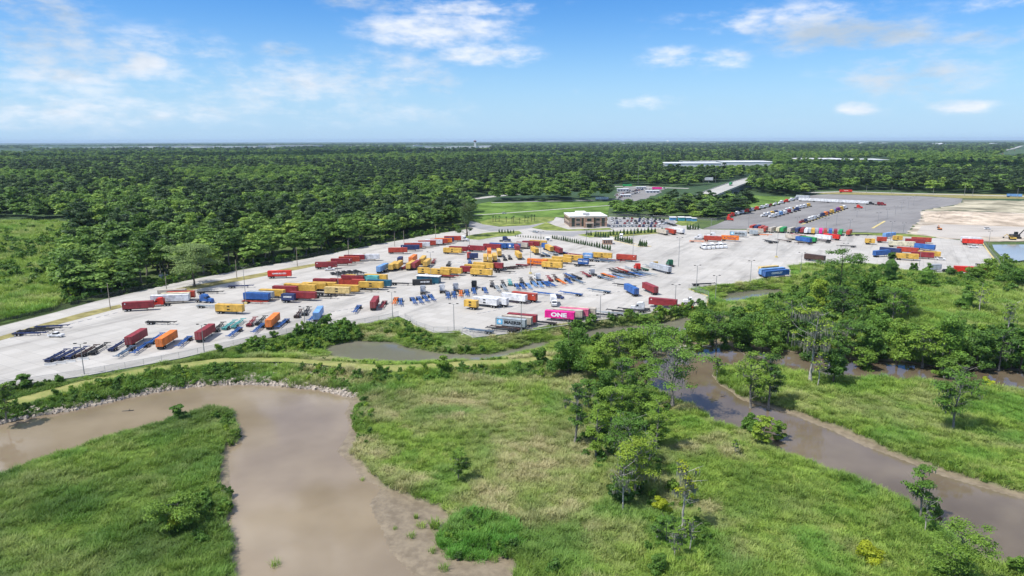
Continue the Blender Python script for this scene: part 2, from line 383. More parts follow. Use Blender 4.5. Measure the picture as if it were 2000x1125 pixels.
sheet("river", grow(wpoly(RIVER, ZW), 2.2), ZW, WM, world=True); sheet("creek", grow(wpoly(CREEK, ZW), 2.0), ZW, WC, world=True)
for i, p in enumerate((POND, POND2, POND3)): sheet("pond", grow(wpoly(p, ZW), 1.2), ZW, WP, world=True)
sheet("pond", ponds[3], -1.0, WB, world=True)
# ---------------------------------------------------------------- paving
def pavemat(name, a, b, joint, ang, size, stain=.5):
    m = bpy.data.materials.new(name); m.use_nodes = True; t = NT(m.node_tree)
    pos = t.n('ShaderNodeNewGeometry').outputs['Position']
    mp = t.n('ShaderNodeMapping', None, Vector=pos, Rotation=(0, 0, ang)).outputs[0]
    c = t.mix(t.rng(t.noise(pos, .018, 5, .6), .3, .7), a, b)
    c = t.mix(t.m('MULTIPLY', t.rng(t.noise(t.n('ShaderNodeMapping', None, Vector=mp, Scale=(.25, 1.6, 1)).outputs[0], .06, 6, .68), .47, .72), stain), c, tuple(x*.60 for x in a))
    c = t.mix(t.m('MULTIPLY', t.rng(t.noise(t.n('ShaderNodeMapping', None, Vector=pos, Rotation=(0, 0, ang+1.1), Scale=(.12, 2.2, 1)).outputs[0], .12, 5, .7), .60, .76), stain*.8), c, tuple(x*.6 for x in a))
    c = t.mix(t.m('MULTIPLY', t.rng(t.noise(pos, .5, 3, .7), .66, .75), .35), c, tuple(x*.55 for x in a))
    if joint:
        br = t.n('ShaderNodeTexBrick', {'offset': 0.0}, Vector=mp, Scale=1.0)
        br.inputs['Color1'].default_value = (1, 1, 1, 1); br.inputs['Color2'].default_value = (.88, .875, .865, 1); br.inputs['Mortar'].default_value = (.72, .72, .72, 1)
        br.inputs['Mortar Size'].default_value = .09; br.inputs['Brick Width'].default_value = size; br.inputs['Row Height'].default_value = size
        c = t.mix(1.0, c, br.outputs['Color'], 'MULTIPLY')
    p = t.n('ShaderNodeBsdfPrincipled', None, Base_Color=c, Roughness=.85, Specular_IOR_Level=.3)
    t.n('ShaderNodeOutputMaterial', None, Surface=p.outputs[0]); return m
CONC = pavemat("yard_concrete", (.425, .405, .372), (.50, .475, .435), True, R(-60), 6.0, .75)
CONR = pavemat("road_concrete", (.36, .35, .32), (.43, .415, .385), False, R(-60), 6.0, .3)
ASPH = pavemat("asphalt", (.20, .19, .185), (.255, .245, .235), False, R(-45), 6.0, .6)
ASPR = pavemat("road_asphalt", (.26, .26, .26), (.32, .31, .31), False, R(-45), 6.0, .4)
LAWN_M = mat("lawn_grass", (.12, .185, .04), .95, var=.35, vscale=.12, var2=(.22, .25, .07), spec=.1)
MEAD_M = mat("meadow_grass", (.085, .16, .028), .95, var=.4, vscale=.04, var2=(.13, .21, .045), spec=.1)
STRAW = mat("dry_verge", (.27, .24, .10), .95, var=.35, vscale=.2, spec=.1)
DIRT = mat("bare_sand", (.40, .335, .26), .95, var=.35, vscale=.05, var2=(.50, .44, .36), spec=.1)
DIRT2 = mat("rough_fill", (.30, .28, .19), .95, var=.5, vscale=.03, var2=(.42, .38, .28), spec=.1)
FENCE_PX = [(-420, 735), (0, 637), (100, 612), (180, 590), (340, 553), (460, 529), (600, 505), (700, 484), (830, 460), (915, 447)]
# the yard: concrete from the perimeter fence to the banks
PAVE = PAD_S+[(1875, 469), (1830, 465), (1770, 462), (1700, 459), (1655, 456), (1600, 455), (1460, 449), (1372, 448), (1350, 441), (1330, 436), (1315, 429), (1190, 423), (1182, 440), (1086, 424), (1078, 432), (1035, 440),
 (975, 443), (940, 437), (918, 431)]+FENCE_PX[::-1]
yard = sheet("yard_pavement", PAVE, 0.0, CONC, thick=.6)
sheet("car_park", [(1200, 390), (1206, 375), (1216, 366), (1262, 363), (1300, 366), (1290, 376), (1262, 387), (1235, 393)], .016, ASPH, rag=4)
sheet("car_park", [(1186, 424), (1315, 430), (1322, 438), (1300, 446), (1240, 443), (1190, 446)], .012, ASPR)
sheet("ring_road", [(918, 431), (940, 438), (975, 443.5), (1035, 440.5), (1078, 433), (1086, 425), (1068, 436), (1040, 445), (1000, 450), (958, 451), (935, 447), (915, 441)], .012, ASPR)
sheet("road", [(1030, 450), (1066, 452), (1110, 453), (1155, 450), (1200, 449), (1130, 457), (1118, 462), (1085, 459), (1048, 456)], .012, ASPR)
ASPH_LOT = [(1372, 447), (1400, 438), (1440, 420), (1500, 405), (1560, 388), (1565, 382), (1618, 379.5), (1800, 383), (1880, 388), (1876, 398), (1800, 411), (1798, 432), (1782, 441), (1772, 456), (1660, 453), (1600, 452), (1465, 447)]
sheet("truck_park", ASPH_LOT, .012, ASPH)
sheet("sand_yard", [(1772, 456.5), (1782, 441.5), (1798, 432.5), (1800, 411.5), (1900, 413), (2300, 424), (2300, 474), (1917, 471.5), (1830, 464.5), (1772, 461)], .02, DIRT, rag=2.6)
sheet("rough_ground", [(1876, 398.5), (1880, 390), (1990, 392), (2400, 400), (2400, 424), (2000, 416), (1900, 411.5), (1802, 411)], .024, DIRT2, rag=3.0)
sheet("construction_track", [(1790, 455), (1800, 441), (1860, 437), (2300, 452), (2300, 466), (1917, 462), (1870, 466), (1830, 462)], .035, pavemat("track", (.40, .36, .315), (.47, .43, .38), False, 0, 6, .6))
LAWNS = [("meadow", [(-600, 436), (-40, 437), (60, 434), (150, 440), (150, 480), (118, 540), (120, 585), (95, 609), (0, 633), (-100, 660), (-600, 800)], MEAD_M), ("lawn", [(907, 461), (952, 454), (1014, 451), (1021, 456), (1005, 461), (970, 463), (935, 469), (910, 467)], LAWN_M),
 ("lawn", [(937, 433), (960, 427), (1010, 425), (1084, 424), (1082, 430), (1064, 435), (1031, 440), (975, 442), (942, 438)], LAWN_M),
 ("lawn", [(1038, 445), (1068, 434), (1085, 441), (1110, 448), (1150, 447), (1190, 445), (1197, 448.5), (1150, 450), (1110, 451), (1068, 450)], LAWN_M),
 ("lawn", [(1127, 459), (1162, 453), (1248, 451), (1300, 446), (1297, 454), (1196, 461), (1151, 464)], LAWN_M),
 ("meadow", [(917, 422), (931, 399), (955, 394.5), (1084, 395), (1200, 394.5), (1190, 404), (1186, 423), (1084, 423.5), (1005, 425), (938, 432), (917, 430)], MEAD_M),
 ("meadow", [(1462, 381), (1560, 386), (1480, 410), (1462, 412), (1440, 418), (1455, 400)], MEAD_M),
 ("meadow", [(1590, 378.5), (1622, 375), (2400, 386), (2400, 391), (1880, 387.5), (1800, 382.5), (1618, 379)], STRAW),
 ("lawn", [(1318, 437), (1330, 429), (1365, 432), (1350, 440), (1332, 441)], LAWN_M),
 ("lawn", [(1655, 455.5), (1700, 455), (1775, 457), (1830, 463), (1820, 465.5), (1770, 462), (1700, 459.5), (1655, 458.5)], LAWN_M),
 ("verge", [(-420, 759), (0, 657), (80, 633), (160, 611), (234, 594.5), (240, 600), (120, 632), (0, 665), (-420, 775)], STRAW),
 ("verge", [(330, 566), (440, 546), (560, 524), (640, 510), (715, 494), (700, 502), (580, 527), (440, 554), (345, 572)], STRAW),
 ("verge", [(1200, 463.5), (1291, 455.5), (1297, 454.5), (1196, 461.5)], LAWN_M)]
for n_, p_, m_ in LAWNS: sheet(n_, p_, .03 if n_ != 'meadow' else .018, m_)
def road_strip(name, ctr, wid, z, m, zs=None):
    P = [G(a, b, z) for a, b in ctr]; L = []; Rr = []
    for i, q in enumerate(P):
        d = (P[min(i+1, len(P)-1)]-P[max(i-1, 0)]).xy.normalized(); nrm = Vector((-d.y, d.x, 0))*wid/2; L.append(q+nrm); Rr.append(q-nrm)
    mb = MB(); n = len(P)
    mb.add([(*v.xy, (zs[i] if zs else z)) for i, v in enumerate(L)]+[(*v.xy, (zs[i] if zs else z)) for i, v in enumerate(Rr)], [(n+i, n+i+1, i+1, i) for i in range(n-1)], m)
    o = mb.build(name); o['kind'] = 'structure'; return o
road_strip("lane", [(905, 421.5), (990, 416), (1084, 409), (1192, 401)], 4.2, .04, CONR)
road_strip("highway", [(640, 418), (760, 408), (870, 395), (960, 384), (1060, 374), (1200, 364), (1345, 368)], 15, .05, CONR)
road_strip("highway", [(960, 396), (1100, 392), (1210, 390)], 7, .05, ASPR)
road_strip("highway", [(1560, 377), (1650, 374.2), (1800, 378.5), (2000, 383.5), (2400, 393)], 13, .06, CONR)
road_strip("highway", [(1480, 345), (1560, 342), (1700, 330), (1900, 306), (1975, 291), (1996, 285)], 26, .06, CONR)

# ---------------------------------------------------------------- foliage prototypes
BARK = mat("bark", (.13, .105, .08), .9, var=.4, vscale=2., spec=.1); BARKG = mat("grey_bark", (.24, .22, .19), .9, var=.4, vscale=2., spec=.1)
DEADW = mat("bleached_wood", (.42, .39, .35), .9, var=.3, vscale=2., spec=.1)
L_FOR = leafmat("forest_leaves", (.055, .115, .030), (.18, .295, .060), (.27, .38, .07), .34)
L_PINE = leafmat("pine_needles", (.022, .046, .022), (.060, .105, .036), (.09, .14, .045), .2)  # kept dark so the forced far stands also carry cloud shade in their colour
L_CYP = leafmat("cypress_needles", (.085, .165, .025), (.19, .30, .040), (.27, .36, .04), .32, .05)
L_BROAD = leafmat("broad_leaves", (.045, .105, .020), (.115, .225, .032), (.15, .27, .04), .3, .05)
L_SAGE = leafmat("oak_leaves", (.13, .19, .06), (.21, .29, .10), (.2, .28, .1), .3, .05)
L_YEL = leafmat("yellow_leaves", (.30, .36, .02), (.36, .40, .03), (.36, .40, .03), .3, .05)
L_MOSS = mat("hanging_moss", (.21, .215, .17), .95, var=.3, vscale=1., spec=.05)
L_REED = leafmat("reed_blades", (.165, .275, .045), (.275, .39, .068), (.34, .41, .10), .38, .05, (.60, .52, .30))
L_BUSH = leafmat("shrub_leaves", (.045, .105, .022), (.115, .22, .034), (.19, .30, .04), .3, .05)
def quads(P, N, size, rs, aspect=1.0, fold=.0):
    """leaf cards at P facing roughly N"""
    n = len(P); N = N+rs.normal(0, .45, (n, 3)); N /= np.linalg.norm(N, axis=1)[:, None]+1e-9
    a = rs.normal(0, 1, (n, 3)); U = np.cross(N, a); U /= np.linalg.norm(U, axis=1)[:, None]+1e-9; V = np.cross(N, U)
    s = (size*rs.uniform(.6, 1.35, n))[:, None]; U = U*s*.5; V = V*s*.5*aspect
    k = rs.uniform(.5, 1.0, (n, 4, 1)); q = np.stack([-U-V*.6, U*.8-V, U+V*.7, -U*.7+V], 1)*k
    return (P[:, None, :]+q).reshape(-1, 3)
def blobs_points(bl, n, rs, shell=.62):
    """points in the outer part of ellipsoids: rows (cx,cy,cz,rx,ry,rz)"""
    bl = np.array(bl, float); wgt = (bl[:, 3]*bl[:, 4]+bl[:, 3]*bl[:, 5]+bl[:, 4]*bl[:, 5]); k = rs.choice(len(bl), n, p=wgt/wgt.sum())
    d = rs.normal(0, 1, (n, 3)); d /= np.linalg.norm(d, axis=1)[:, None]; d[:, 2] = np.where(d[:, 2] < -.35, -d[:, 2], d[:, 2])
    r = rs.uniform(shell, 1.06, n)[:, None]
    P = bl[k, :3]+d*bl[k, 3:]*r; N = d/bl[k, 3:]; N /= np.linalg.norm(N, axis=1)[:, None]
    return P, N
def core(bl, m, k=.66):                        # twiggy inner mass: keeps the crown from being see-through
    V = []
    for cx, cy, cz, rx, ry, rz in bl:
        rings = []
        for j in range(4):
            a = math.pi*j/3; rings.append([(cx+k*rx*math.sin(a)*math.cos(b), cy+k*ry*math.sin(a)*math.sin(b), cz+k*rz*math.cos(a)) for b in np.linspace(0, 2*math.pi, 7)])
        for j in range(3):
            for i in range(6): V += [rings[j][i], rings[j+1][i], rings[j+1][i+1], rings[j][i+1]]
    return np.array(V)
def crown_forest(seed, n, leaf, kind):
    rs = np.random.RandomState(seed); bl = []
    if kind == 'pine':      # high rounded crown of clumps
        H_ = 21; 
        for i in range(9):
            a = rs.uniform(0, 6.28); z = rs.uniform(12, 20); r = (1-(abs(z-15.5)/7)**2)*3.0*rs.uniform(.3, 1); bl.append((r*math.cos(a), r*math.sin(a), z, rs.uniform(1.4, 2.3), rs.uniform(1.4, 2.3), rs.uniform(1.0, 1.6)))
        bl.append((0, 0, 19.5, 1.8, 1.8, 1.9))
    else:
        zt = 19 if kind == 'tall' else 15; R0 = 3.3 if kind == 'tall' else 4.6
        for i in range(13):
            a = rs.uniform(0, 6.28); u = rs.uniform(0, 1); z = zt*(.42+.5*u); r = R0*math.sqrt(max(.05, 1-(abs(u-.35)/.75)**2))*rs.uniform(.3, .8)
            bl.append((r*math.cos(a), r*math.sin(a), z, rs.uniform(1.5, 2.5), rs.uniform(1.5, 2.5), rs.uniform(1.2, 2.0)))
        bl.append((0, 0, zt*.9, 2.2, 2.2, 2.2)); bl.append((0, 0, zt*.62, R0*.75, R0*.75, zt*.2))
    P, N = blobs_points(bl, n, rs)
    V = np.concatenate([quads(P, N, leaf, rs), core(bl, None, .6)])
    return V
def trunk_mesh(name, h, r, seed, m, nb=5, top=.25, crown0=.45, lean=.03):
    rs = random.Random(seed); mb = MB(); p = Vector((0, 0, -.6)); seg = 6; pts = [p]
    for i in range(seg): p = p+Vector((rs.uniform(-1, 1)*h*lean, rs.uniform(-1, 1)*h*lean, (h+.6)/seg)); pts.append(p)
    for i in range(seg):
        r0 = r*(1-(1-top)*i/seg)*(1.5 if i == 0 else 1); r1 = r*(1-(1-top)*(i+1)/seg); mb.tube(pts[i], pts[i+1], r0, r1, m, 7, False)
    for k in range(nb):
        f = rs.uniform(crown0, .97); i = min(seg-1, int(f*seg)); b0 = pts[i].lerp(pts[i+1], f*seg-i); a = rs.uniform(0, 6.28); L = h*rs.uniform(.12, .24)*(1.25-f)
        b1 = b0+Vector((math.cos(a)*L, math.sin(a)*L, L*rs.uniform(.2, .8))); rr = r*(1-(1-top)*f)*.5
        mb.tube(b0, b1, rr, rr*.5, m, 5, False); b2 = b1+Vector((math.cos(a+.5)*L*.6, math.sin(a+.5)*L*.6, L*rs.uniform(.1, .6))); mb.tube(b1, b2, rr*.5, rr*.2, m, 4, False)
    return mb.mesh(name)
FOR = []
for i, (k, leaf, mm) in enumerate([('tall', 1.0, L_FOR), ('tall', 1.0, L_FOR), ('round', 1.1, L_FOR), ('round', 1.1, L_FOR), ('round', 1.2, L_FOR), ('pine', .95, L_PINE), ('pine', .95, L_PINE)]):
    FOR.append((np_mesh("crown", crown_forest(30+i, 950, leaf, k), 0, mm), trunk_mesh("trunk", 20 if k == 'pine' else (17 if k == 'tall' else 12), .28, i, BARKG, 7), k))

# ---------------------------------------------------------------- where the woods stand (outlines of the ground, then trees by distance)
W_IN = [[(130, 588), (200, 582), (340, 549), (460, 525), (600, 500), (700, 479), (830, 455), (905, 443), (918, 436), (922, 420), (900, 405), (872, 400), (820, 407), (700, 420), (600, 400), (0, 400), (-500, 420), (-500, 425), (0, 428), (60, 432), (150, 436), (145, 480), (120, 540)],
 [(956, 394), (1196, 393.5), (1190, 385), (1120, 381), (1060, 383), (960, 388)],
 [(1190, 421.5), (1320, 426), (1400, 428), (1452, 418), (1466, 405), (1440, 404), (1340, 402), (1275, 402), (1262, 411), (1225, 411), (1192, 414)],
 [(1468, 379.5), (1560, 385), (1583, 378), (1578, 364), (1500, 356), (1465, 362)],
 [(-500, 428), (-500, 372), (0, 372), (800, 372), (1000, 371), (900, 389), (868, 393), (800, 404), (500, 428)],
 [(1000, 368), (1000, 300), (1480, 300), (1440, 350), (1340, 366), (1200, 360), (1100, 368)],
 [(1440, 349), (1470, 300), (2000, 300), (1960, 314), (1900, 318), (1700, 340), (1560, 352), (1480, 352)], [(1580, 372), (1640, 371), (1800, 375.5), (2000, 380), (2400, 388), (2400, 310), (1960, 310), (1900, 312), (1700, 336), (1560, 350), (1500, 354)]]
W_OUT = [[(1200, 389), (1200, 365), (1262, 362), (1345, 366), (1350, 376), (1290, 378), (1258, 389)], [(1296, 330), (1292, 321), (1510, 316), (1514, 326), (1420, 330)], [(1555, 320), (1740, 317), (1735, 311), (1560, 313)],
 [(1340, 380), (1338, 374), (1460, 344), (1500, 340), (1520, 350), (1470, 352), (1420, 364), (1370, 382)], [(1440, 352), (1520, 345), (1556, 343), (1556, 338), (1520, 340), (1480, 344)], [(1930, 316), (1972, 292), (2000, 284), (2100, 276), (2060, 300), (1975, 316)],
 [(0, 302), (-200, 306), (-200, 292), (40, 292), (110, 303)], [(785, 305), (920, 308), (870, 311), (780, 310)], [(1040, 308), (1120, 300), (1100, 312)]]
TOWN = [(60, 540, 286, 292.5), (790, 960, 284.5, 293), (1140, 1195, 306, 310), (1520, 1545, 296, 298.5), (1590, 1640, 294.5, 297.5)]
def wooded(X, Y):
    px, py = PX(X, Y, 0.0); m = np.zeros(X.shape, bool)
    for p in W_IN: m |= inside(np.array(p, float), px, py)
    m |= (py < 372) & (px < 1000) & (py > 300) & (px > -200); m |= (py < 310)
    for p in W_OUT: m &= ~inside(np.array(p, float), px, py)
    for x0, x1, y0, y1 in TOWN: m &= ~((px > x0) & (px < x1) & (py > y0) & (py < y1))
    return m & (px > -130) & (px < 2130) & (Y > 150)
LOWZ = [[(1290, 345), (1284, 329), (1520, 325), (1520, 338), (1400, 346)], [(1540, 326), (1545, 313), (1750, 315), (1750, 327)], [(1140, 313), (1200, 313), (1200, 309), (1140, 309)]]
DARKZ = [[(-200, 300), (300, 303), (600, 300), (880, 303), (900, 322), (700, 326), (420, 322), (200, 321), (-200, 330)], [(850, 304), (1290, 306), (1290, 330), (1100, 326), (850, 322)], [(1490, 302), (1960, 302), (1990, 330), (1850, 345), (1700, 352), (1500, 348)], [(1280, 326), (1500, 328), (1500, 346), (1420, 346), (1290, 336)],  # far bands: cloud shade put into the tree colour by forcing dark pines
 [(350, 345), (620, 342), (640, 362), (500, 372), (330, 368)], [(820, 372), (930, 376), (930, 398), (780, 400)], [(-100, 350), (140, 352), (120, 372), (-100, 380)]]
LIGHTZ = [[(100, 322), (1150, 330), (1300, 345), (1300, 362), (900, 376), (640, 360), (620, 342), (350, 345), (100, 350)], [(900, 284), (2100, 284), (2100, 301), (900, 303)], [(1560, 352), (1900, 350), (1990, 345), (2100, 390), (1560, 384)], [(560, 465), (660, 460), (640, 500), (580, 505)]]
rs = np.random.RandomState(11)
TREES = []          # x, y, height factor, width factor, variant
for r0, r1, sp, sc0 in [(200, 700, 9.6, 1.72), (700, 1500, 12.5, 2.0), (1500, 3200, 20, 2.2), (3200, 7000, 48, 3.2), (7000, 15000, 110, 4.8)]:
    W = r1*.86; nx_ = int(2*W/sp); ny_ = int((r1-r0*.6)/sp)
    gx, gy = np.meshgrid(np.linspace(-W, W, nx_), np.linspace(r0*.6, r1, ny_)); gx = gx.ravel()+rs.uniform(-.48, .48, gx.size)*sp; gy = gy.ravel()+rs.uniform(-.48, .48, gy.size)*sp
    d = np.hypot(gx, gy); k = (d >= r0) & (d < r1); gx, gy = gx[k], gy[k]; k = wooded(gx, gy); gx, gy = gx[k], gy[k]; k = (vnoise(gx+9000, gy+9000, 26 if r0 < 1500 else 120, 66) < .80); gx, gy = gx[k], gy[k]; n = len(gx)
    st = vnoise(gx+9000, gy+9000, 60, 5)*.6+vnoise(gx+9000, gy+9000, 18, 6)*.4
    hs = (.60+.70*st+rs.uniform(-.24, .28, n))*(1+(min(sc0, 2.2)-1.72)*.12)*np.where(inside(np.array(W_IN[2], float), *PX(gx, gy, 0.)), .78, 1.04)
    for lo_ in LOWZ: hs = np.where(inside(np.array(lo_, float), *PX(gx, gy, 0.)), hs*.3, hs); ws = sc0*rs.uniform(.68, 1.3, n)
    pine = vnoise(gx+9000, gy+9000, 110, 9)+rs.uniform(-.2, .2, n) > .72
    qx, qy = PX(gx, gy, 0.); jag = (vnoise(gx+9000, gy+9000, 300, 77)-.5)*9*np.clip(1500/np.hypot(gx, gy), .3, 1.2)
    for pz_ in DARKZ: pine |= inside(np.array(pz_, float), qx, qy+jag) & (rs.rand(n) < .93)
    for pz_ in LIGHTZ: pine &= ~(inside(np.array(pz_, float), qx, qy+jag) & (rs.rand(n) < .9))
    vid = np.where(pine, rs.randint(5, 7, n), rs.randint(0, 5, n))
    TREES.append(np.stack([gx, gy, hs, ws, vid], 1))
TREES = np.concatenate(TREES)
px_, py_ = PX(TREES[:, 0], TREES[:, 1], 0.)
dist = np.hypot(TREES[:, 0], TREES[:, 1])
order = np.argsort(np.where((px_ > -20) & (px_ < 2020), dist, 1e9)); N_IND = 175
IND = TREES[order[:N_IND]]; REST = TREES[order[N_IND:]]
protos = {}
for x, y, hs, ws, v in IND:
    cm, tm, kd = FOR[int(v)]; v = int(v)
    nm = "pine_tree" if kd == 'pine' else "forest_tree"
    e = empty(nm, (x, y, -.1), random.uniform(0, 6.28), (ws, ws, hs))
    if kd == 'pine': tag(e, "slender dark pine with a high clumped crown in the dense wood behind the yard fence", "pine", "pines in the wood behind the fence")
    else: tag(e, "full green broadleaf tree in the dense wood behind the yard fence", "tree", "broadleaf trees in the wood behind the fence")
    c = link("crown", cm, e); link("trunk", tm, e); protos.setdefault(v, c)

def instancer(name, P, ROT, SC, vids, protos, attrs=None, mat_=None, kind='stuff', label=None):
    """one stuff object: its own points carry the copies of the given plants' meshes"""
    me = bpy.data.meshes.new(name); n = len(P); me.vertices.add(n); me.vertices.foreach_set('co', np.ascontiguousarray(P, np.float32).ravel())
    for nm, arr, ty in [('rot', ROT, 'FLOAT_VECTOR'), ('scl', SC, 'FLOAT_VECTOR'), ('vid', vids, 'INT')]+[(k, v, 'FLOAT') for k, v in (attrs or {}).items()]:
        a = me.attributes.new(nm, ty, 'POINT'); a.data.foreach_set('vector' if ty == 'FLOAT_VECTOR' else 'value', np.ascontiguousarray(arr, np.int32 if ty == 'INT' else np.float32).ravel())
    o = link(name, me); ng = bpy.data.node_groups.new(name, 'GeometryNodeTree')
    ng.interface.new_socket('Geometry', in_out='INPUT', socket_type='NodeSocketGeometry'); ng.interface.new_socket('Geometry', in_out='OUTPUT', socket_type='NodeSocketGeometry')
    N = ng.nodes; Lk = ng.links.new; gi = N.new('NodeGroupInput'); go = N.new('NodeGroupOutput'); inst = N.new('GeometryNodeInstanceOnPoints')
    def na(nm, dt):
        x = N.new('GeometryNodeInputNamedAttribute'); x.data_type = dt; x.inputs[0].default_value = nm; return x.outputs[0]
    jn = N.new('GeometryNodeJoinGeometry')
    for p in protos:
        oi = N.new('GeometryNodeObjectInfo'); oi.transform_space = 'ORIGINAL'; oi.inputs[0].default_value = p
        gti = N.new('GeometryNodeGeometryToInstance'); Lk(oi.outputs['Geometry'], gti.inputs[0]); Lk(gti.outputs[0], jn.inputs[0])
    Lk(gi.outputs[0], inst.inputs['Points']); Lk(jn.outputs[0], inst.inputs['Instance']); inst.inputs['Pick Instance'].default_value = True
    Lk(na('vid', 'INT'), inst.inputs['Instance Index'])
    er = N.new('FunctionNodeEulerToRotation'); Lk(na('rot', 'FLOAT_VECTOR'), er.inputs[0]); Lk(er.outputs[0], inst.inputs['Rotation'])
    Lk(na('scl', 'FLOAT_VECTOR'), inst.inputs['Scale']); Lk(inst.outputs[0], go.inputs[0])
    md = o.modifiers.new('scatter', 'NODES'); md.node_group = ng; o['kind'] = kind
    if label: o['label'] = label
    return o
vk = sorted(protos); vmap = {v: i for i, v in enumerate(vk)}
rv = np.array([vmap.get(int(v), int(v) % len(vk)) for v in REST[:, 4]])
n = len(REST); rot = np.zeros((n, 3)); rot[:, 2] = rs.uniform(0, 6.28, n)
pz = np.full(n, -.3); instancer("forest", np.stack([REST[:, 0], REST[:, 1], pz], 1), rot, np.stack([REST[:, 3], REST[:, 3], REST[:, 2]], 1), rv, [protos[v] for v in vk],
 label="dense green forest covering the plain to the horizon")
print("TREES", len(TREES))
# ---------------------------------------------------------------- near trees of the marsh
def crown_cypress(seed, h, wd, n, leaf, tiers=7, bare=.35, gap=.5, top=1.0):
    """flat-topped pads of needles on spreading limbs; returns pads for limbs and moss too"""
    rs = np.random.RandomState(seed); bl = []
    for i in range(tiers):
        f = bare+(1-bare)*(i+.5)/tiers; R0 = wd/2*(1.05-.55*abs(f-.7)/.6)
        for k in range(rs.randint(2, 5)):
            a = rs.uniform(0, 6.28); r = R0*rs.uniform(.3, 1.05); s = rs.uniform(.11, .24)*wd
            bl.append((r*math.cos(a), r*math.sin(a), h*f+rs.uniform(-.04, .04)*h, s*1.15, s*1.15, s*.5))
    bl.append((0, 0, h*.97*top, wd*.2, wd*.2, h*.05))
    P, N = blobs_points(bl, n, rs, .2); N[:, 2] += .6
    return quads(P, N, leaf, rs), bl
def crown_broad(seed, h, wd, n, leaf, low=.15, kd=14):
    rs = np.random.RandomState(seed); bl = []
    for i in range(kd):
        u = rs.uniform(0, 1); f = low+(1-low)*u; a = rs.uniform(0, 6.28); r = wd/2*math.sqrt(max(.06, 1-((u-.4)/.72)**2))*rs.uniform(.3, .85); s = wd*rs.uniform(.12, .22)
        bl.append((r*math.cos(a), r*math.sin(a), h*f*.92, s, s, s*.75))
    bl.append((0, 0, h*.5, wd*.3, wd*.3, h*.32))
    P, N = blobs_points(bl, n, rs, .55)
    return np.concatenate([quads(P, N, leaf, rs), core(bl, None, .55)]), bl
def limbs_mesh(name, h, r, bl, seed, m, flare=1.6, dead=0):
    rs = random.Random(seed); mb = MB(); seg = 6; p = Vector((0, 0, -.8)); pts = [p]
    for i in range(seg): p = p+Vector((rs.uniform(-1, 1)*h*.018, rs.uniform(-1, 1)*h*.018, (h*.93+.8)/seg)); pts.append(p)
    for i in range(seg): mb.tube(pts[i], pts[i+1], r*(1-.8*i/seg)*(flare if i == 0 else 1), r*(1-.8*(i+1)/seg), m, 8, False)
    for b in bl:
        e = Vector(b[:3]); f = max(.1, min(.95, (e.z-h*.10)/(h*.93))); i = min(seg-1, int(f*seg)); q = pts[i].lerp(pts[i+1], f*seg-i); mid = q.lerp(e, .5)+Vector((0, 0, rs.uniform(-.1, .3)))
        mb.tube(q, mid, r*.28, r*.18, m, 5, False); mb.tube(mid, e, r*.18, r*.06, m, 4, False)
    for k in range(dead):
        f = rs.uniform(.45, 1.0); i = min(seg-1, int(f*seg)); q = pts[i].lerp(pts[i+1], f*seg-i); a = rs.uniform(0, 6.28); L = h*rs.uniform(.10, .24)
        e = q+Vector((math.cos(a)*L, math.sin(a)*L, L*rs.uniform(.1, .9))); mb.tube(q, e, r*.26, r*.12, m, 5, False)
        e2 = e+Vector((math.cos(a+.7)*L*.5, math.sin(a+.7)*L*.5, L*rs.uniform(0, .6))); mb.tube(e, e2, r*.12, r*.04, m, 4, False)
        e3 = e+Vector((math.cos(a-.8)*L*.4, math.sin(a-.8)*L*.4, L*rs.uniform(-.1, .4))); mb.tube(e, e3, r*.10, r*.03, m, 4, False)
    return mb.mesh(name)
def moss_verts(bl, n, rs, L=1.3):
    bl = np.array(bl); k = rs.randint(0, len(bl), n); a = rs.uniform(0, 6.28, n); r = rs.uniform(.1, 1, n)
    P = bl[k, :3]+np.stack([np.cos(a)*r*bl[k, 3], np.sin(a)*r*bl[k, 4], -.5*bl[k, 5]], 1); w = rs.uniform(.05, .16, n); b = rs.uniform(0, 3.14, n); l = L*rs.uniform(.4, 1.2, n)
    d = np.stack([np.cos(b)*w, np.sin(b)*w, 0*w], 1); dn = np.stack([0*w, 0*w, -l], 1)
    return np.stack([P-d, P+d, P+dn*.7+d*.6, P+dn-d*.2], 1).reshape(-1, 3)
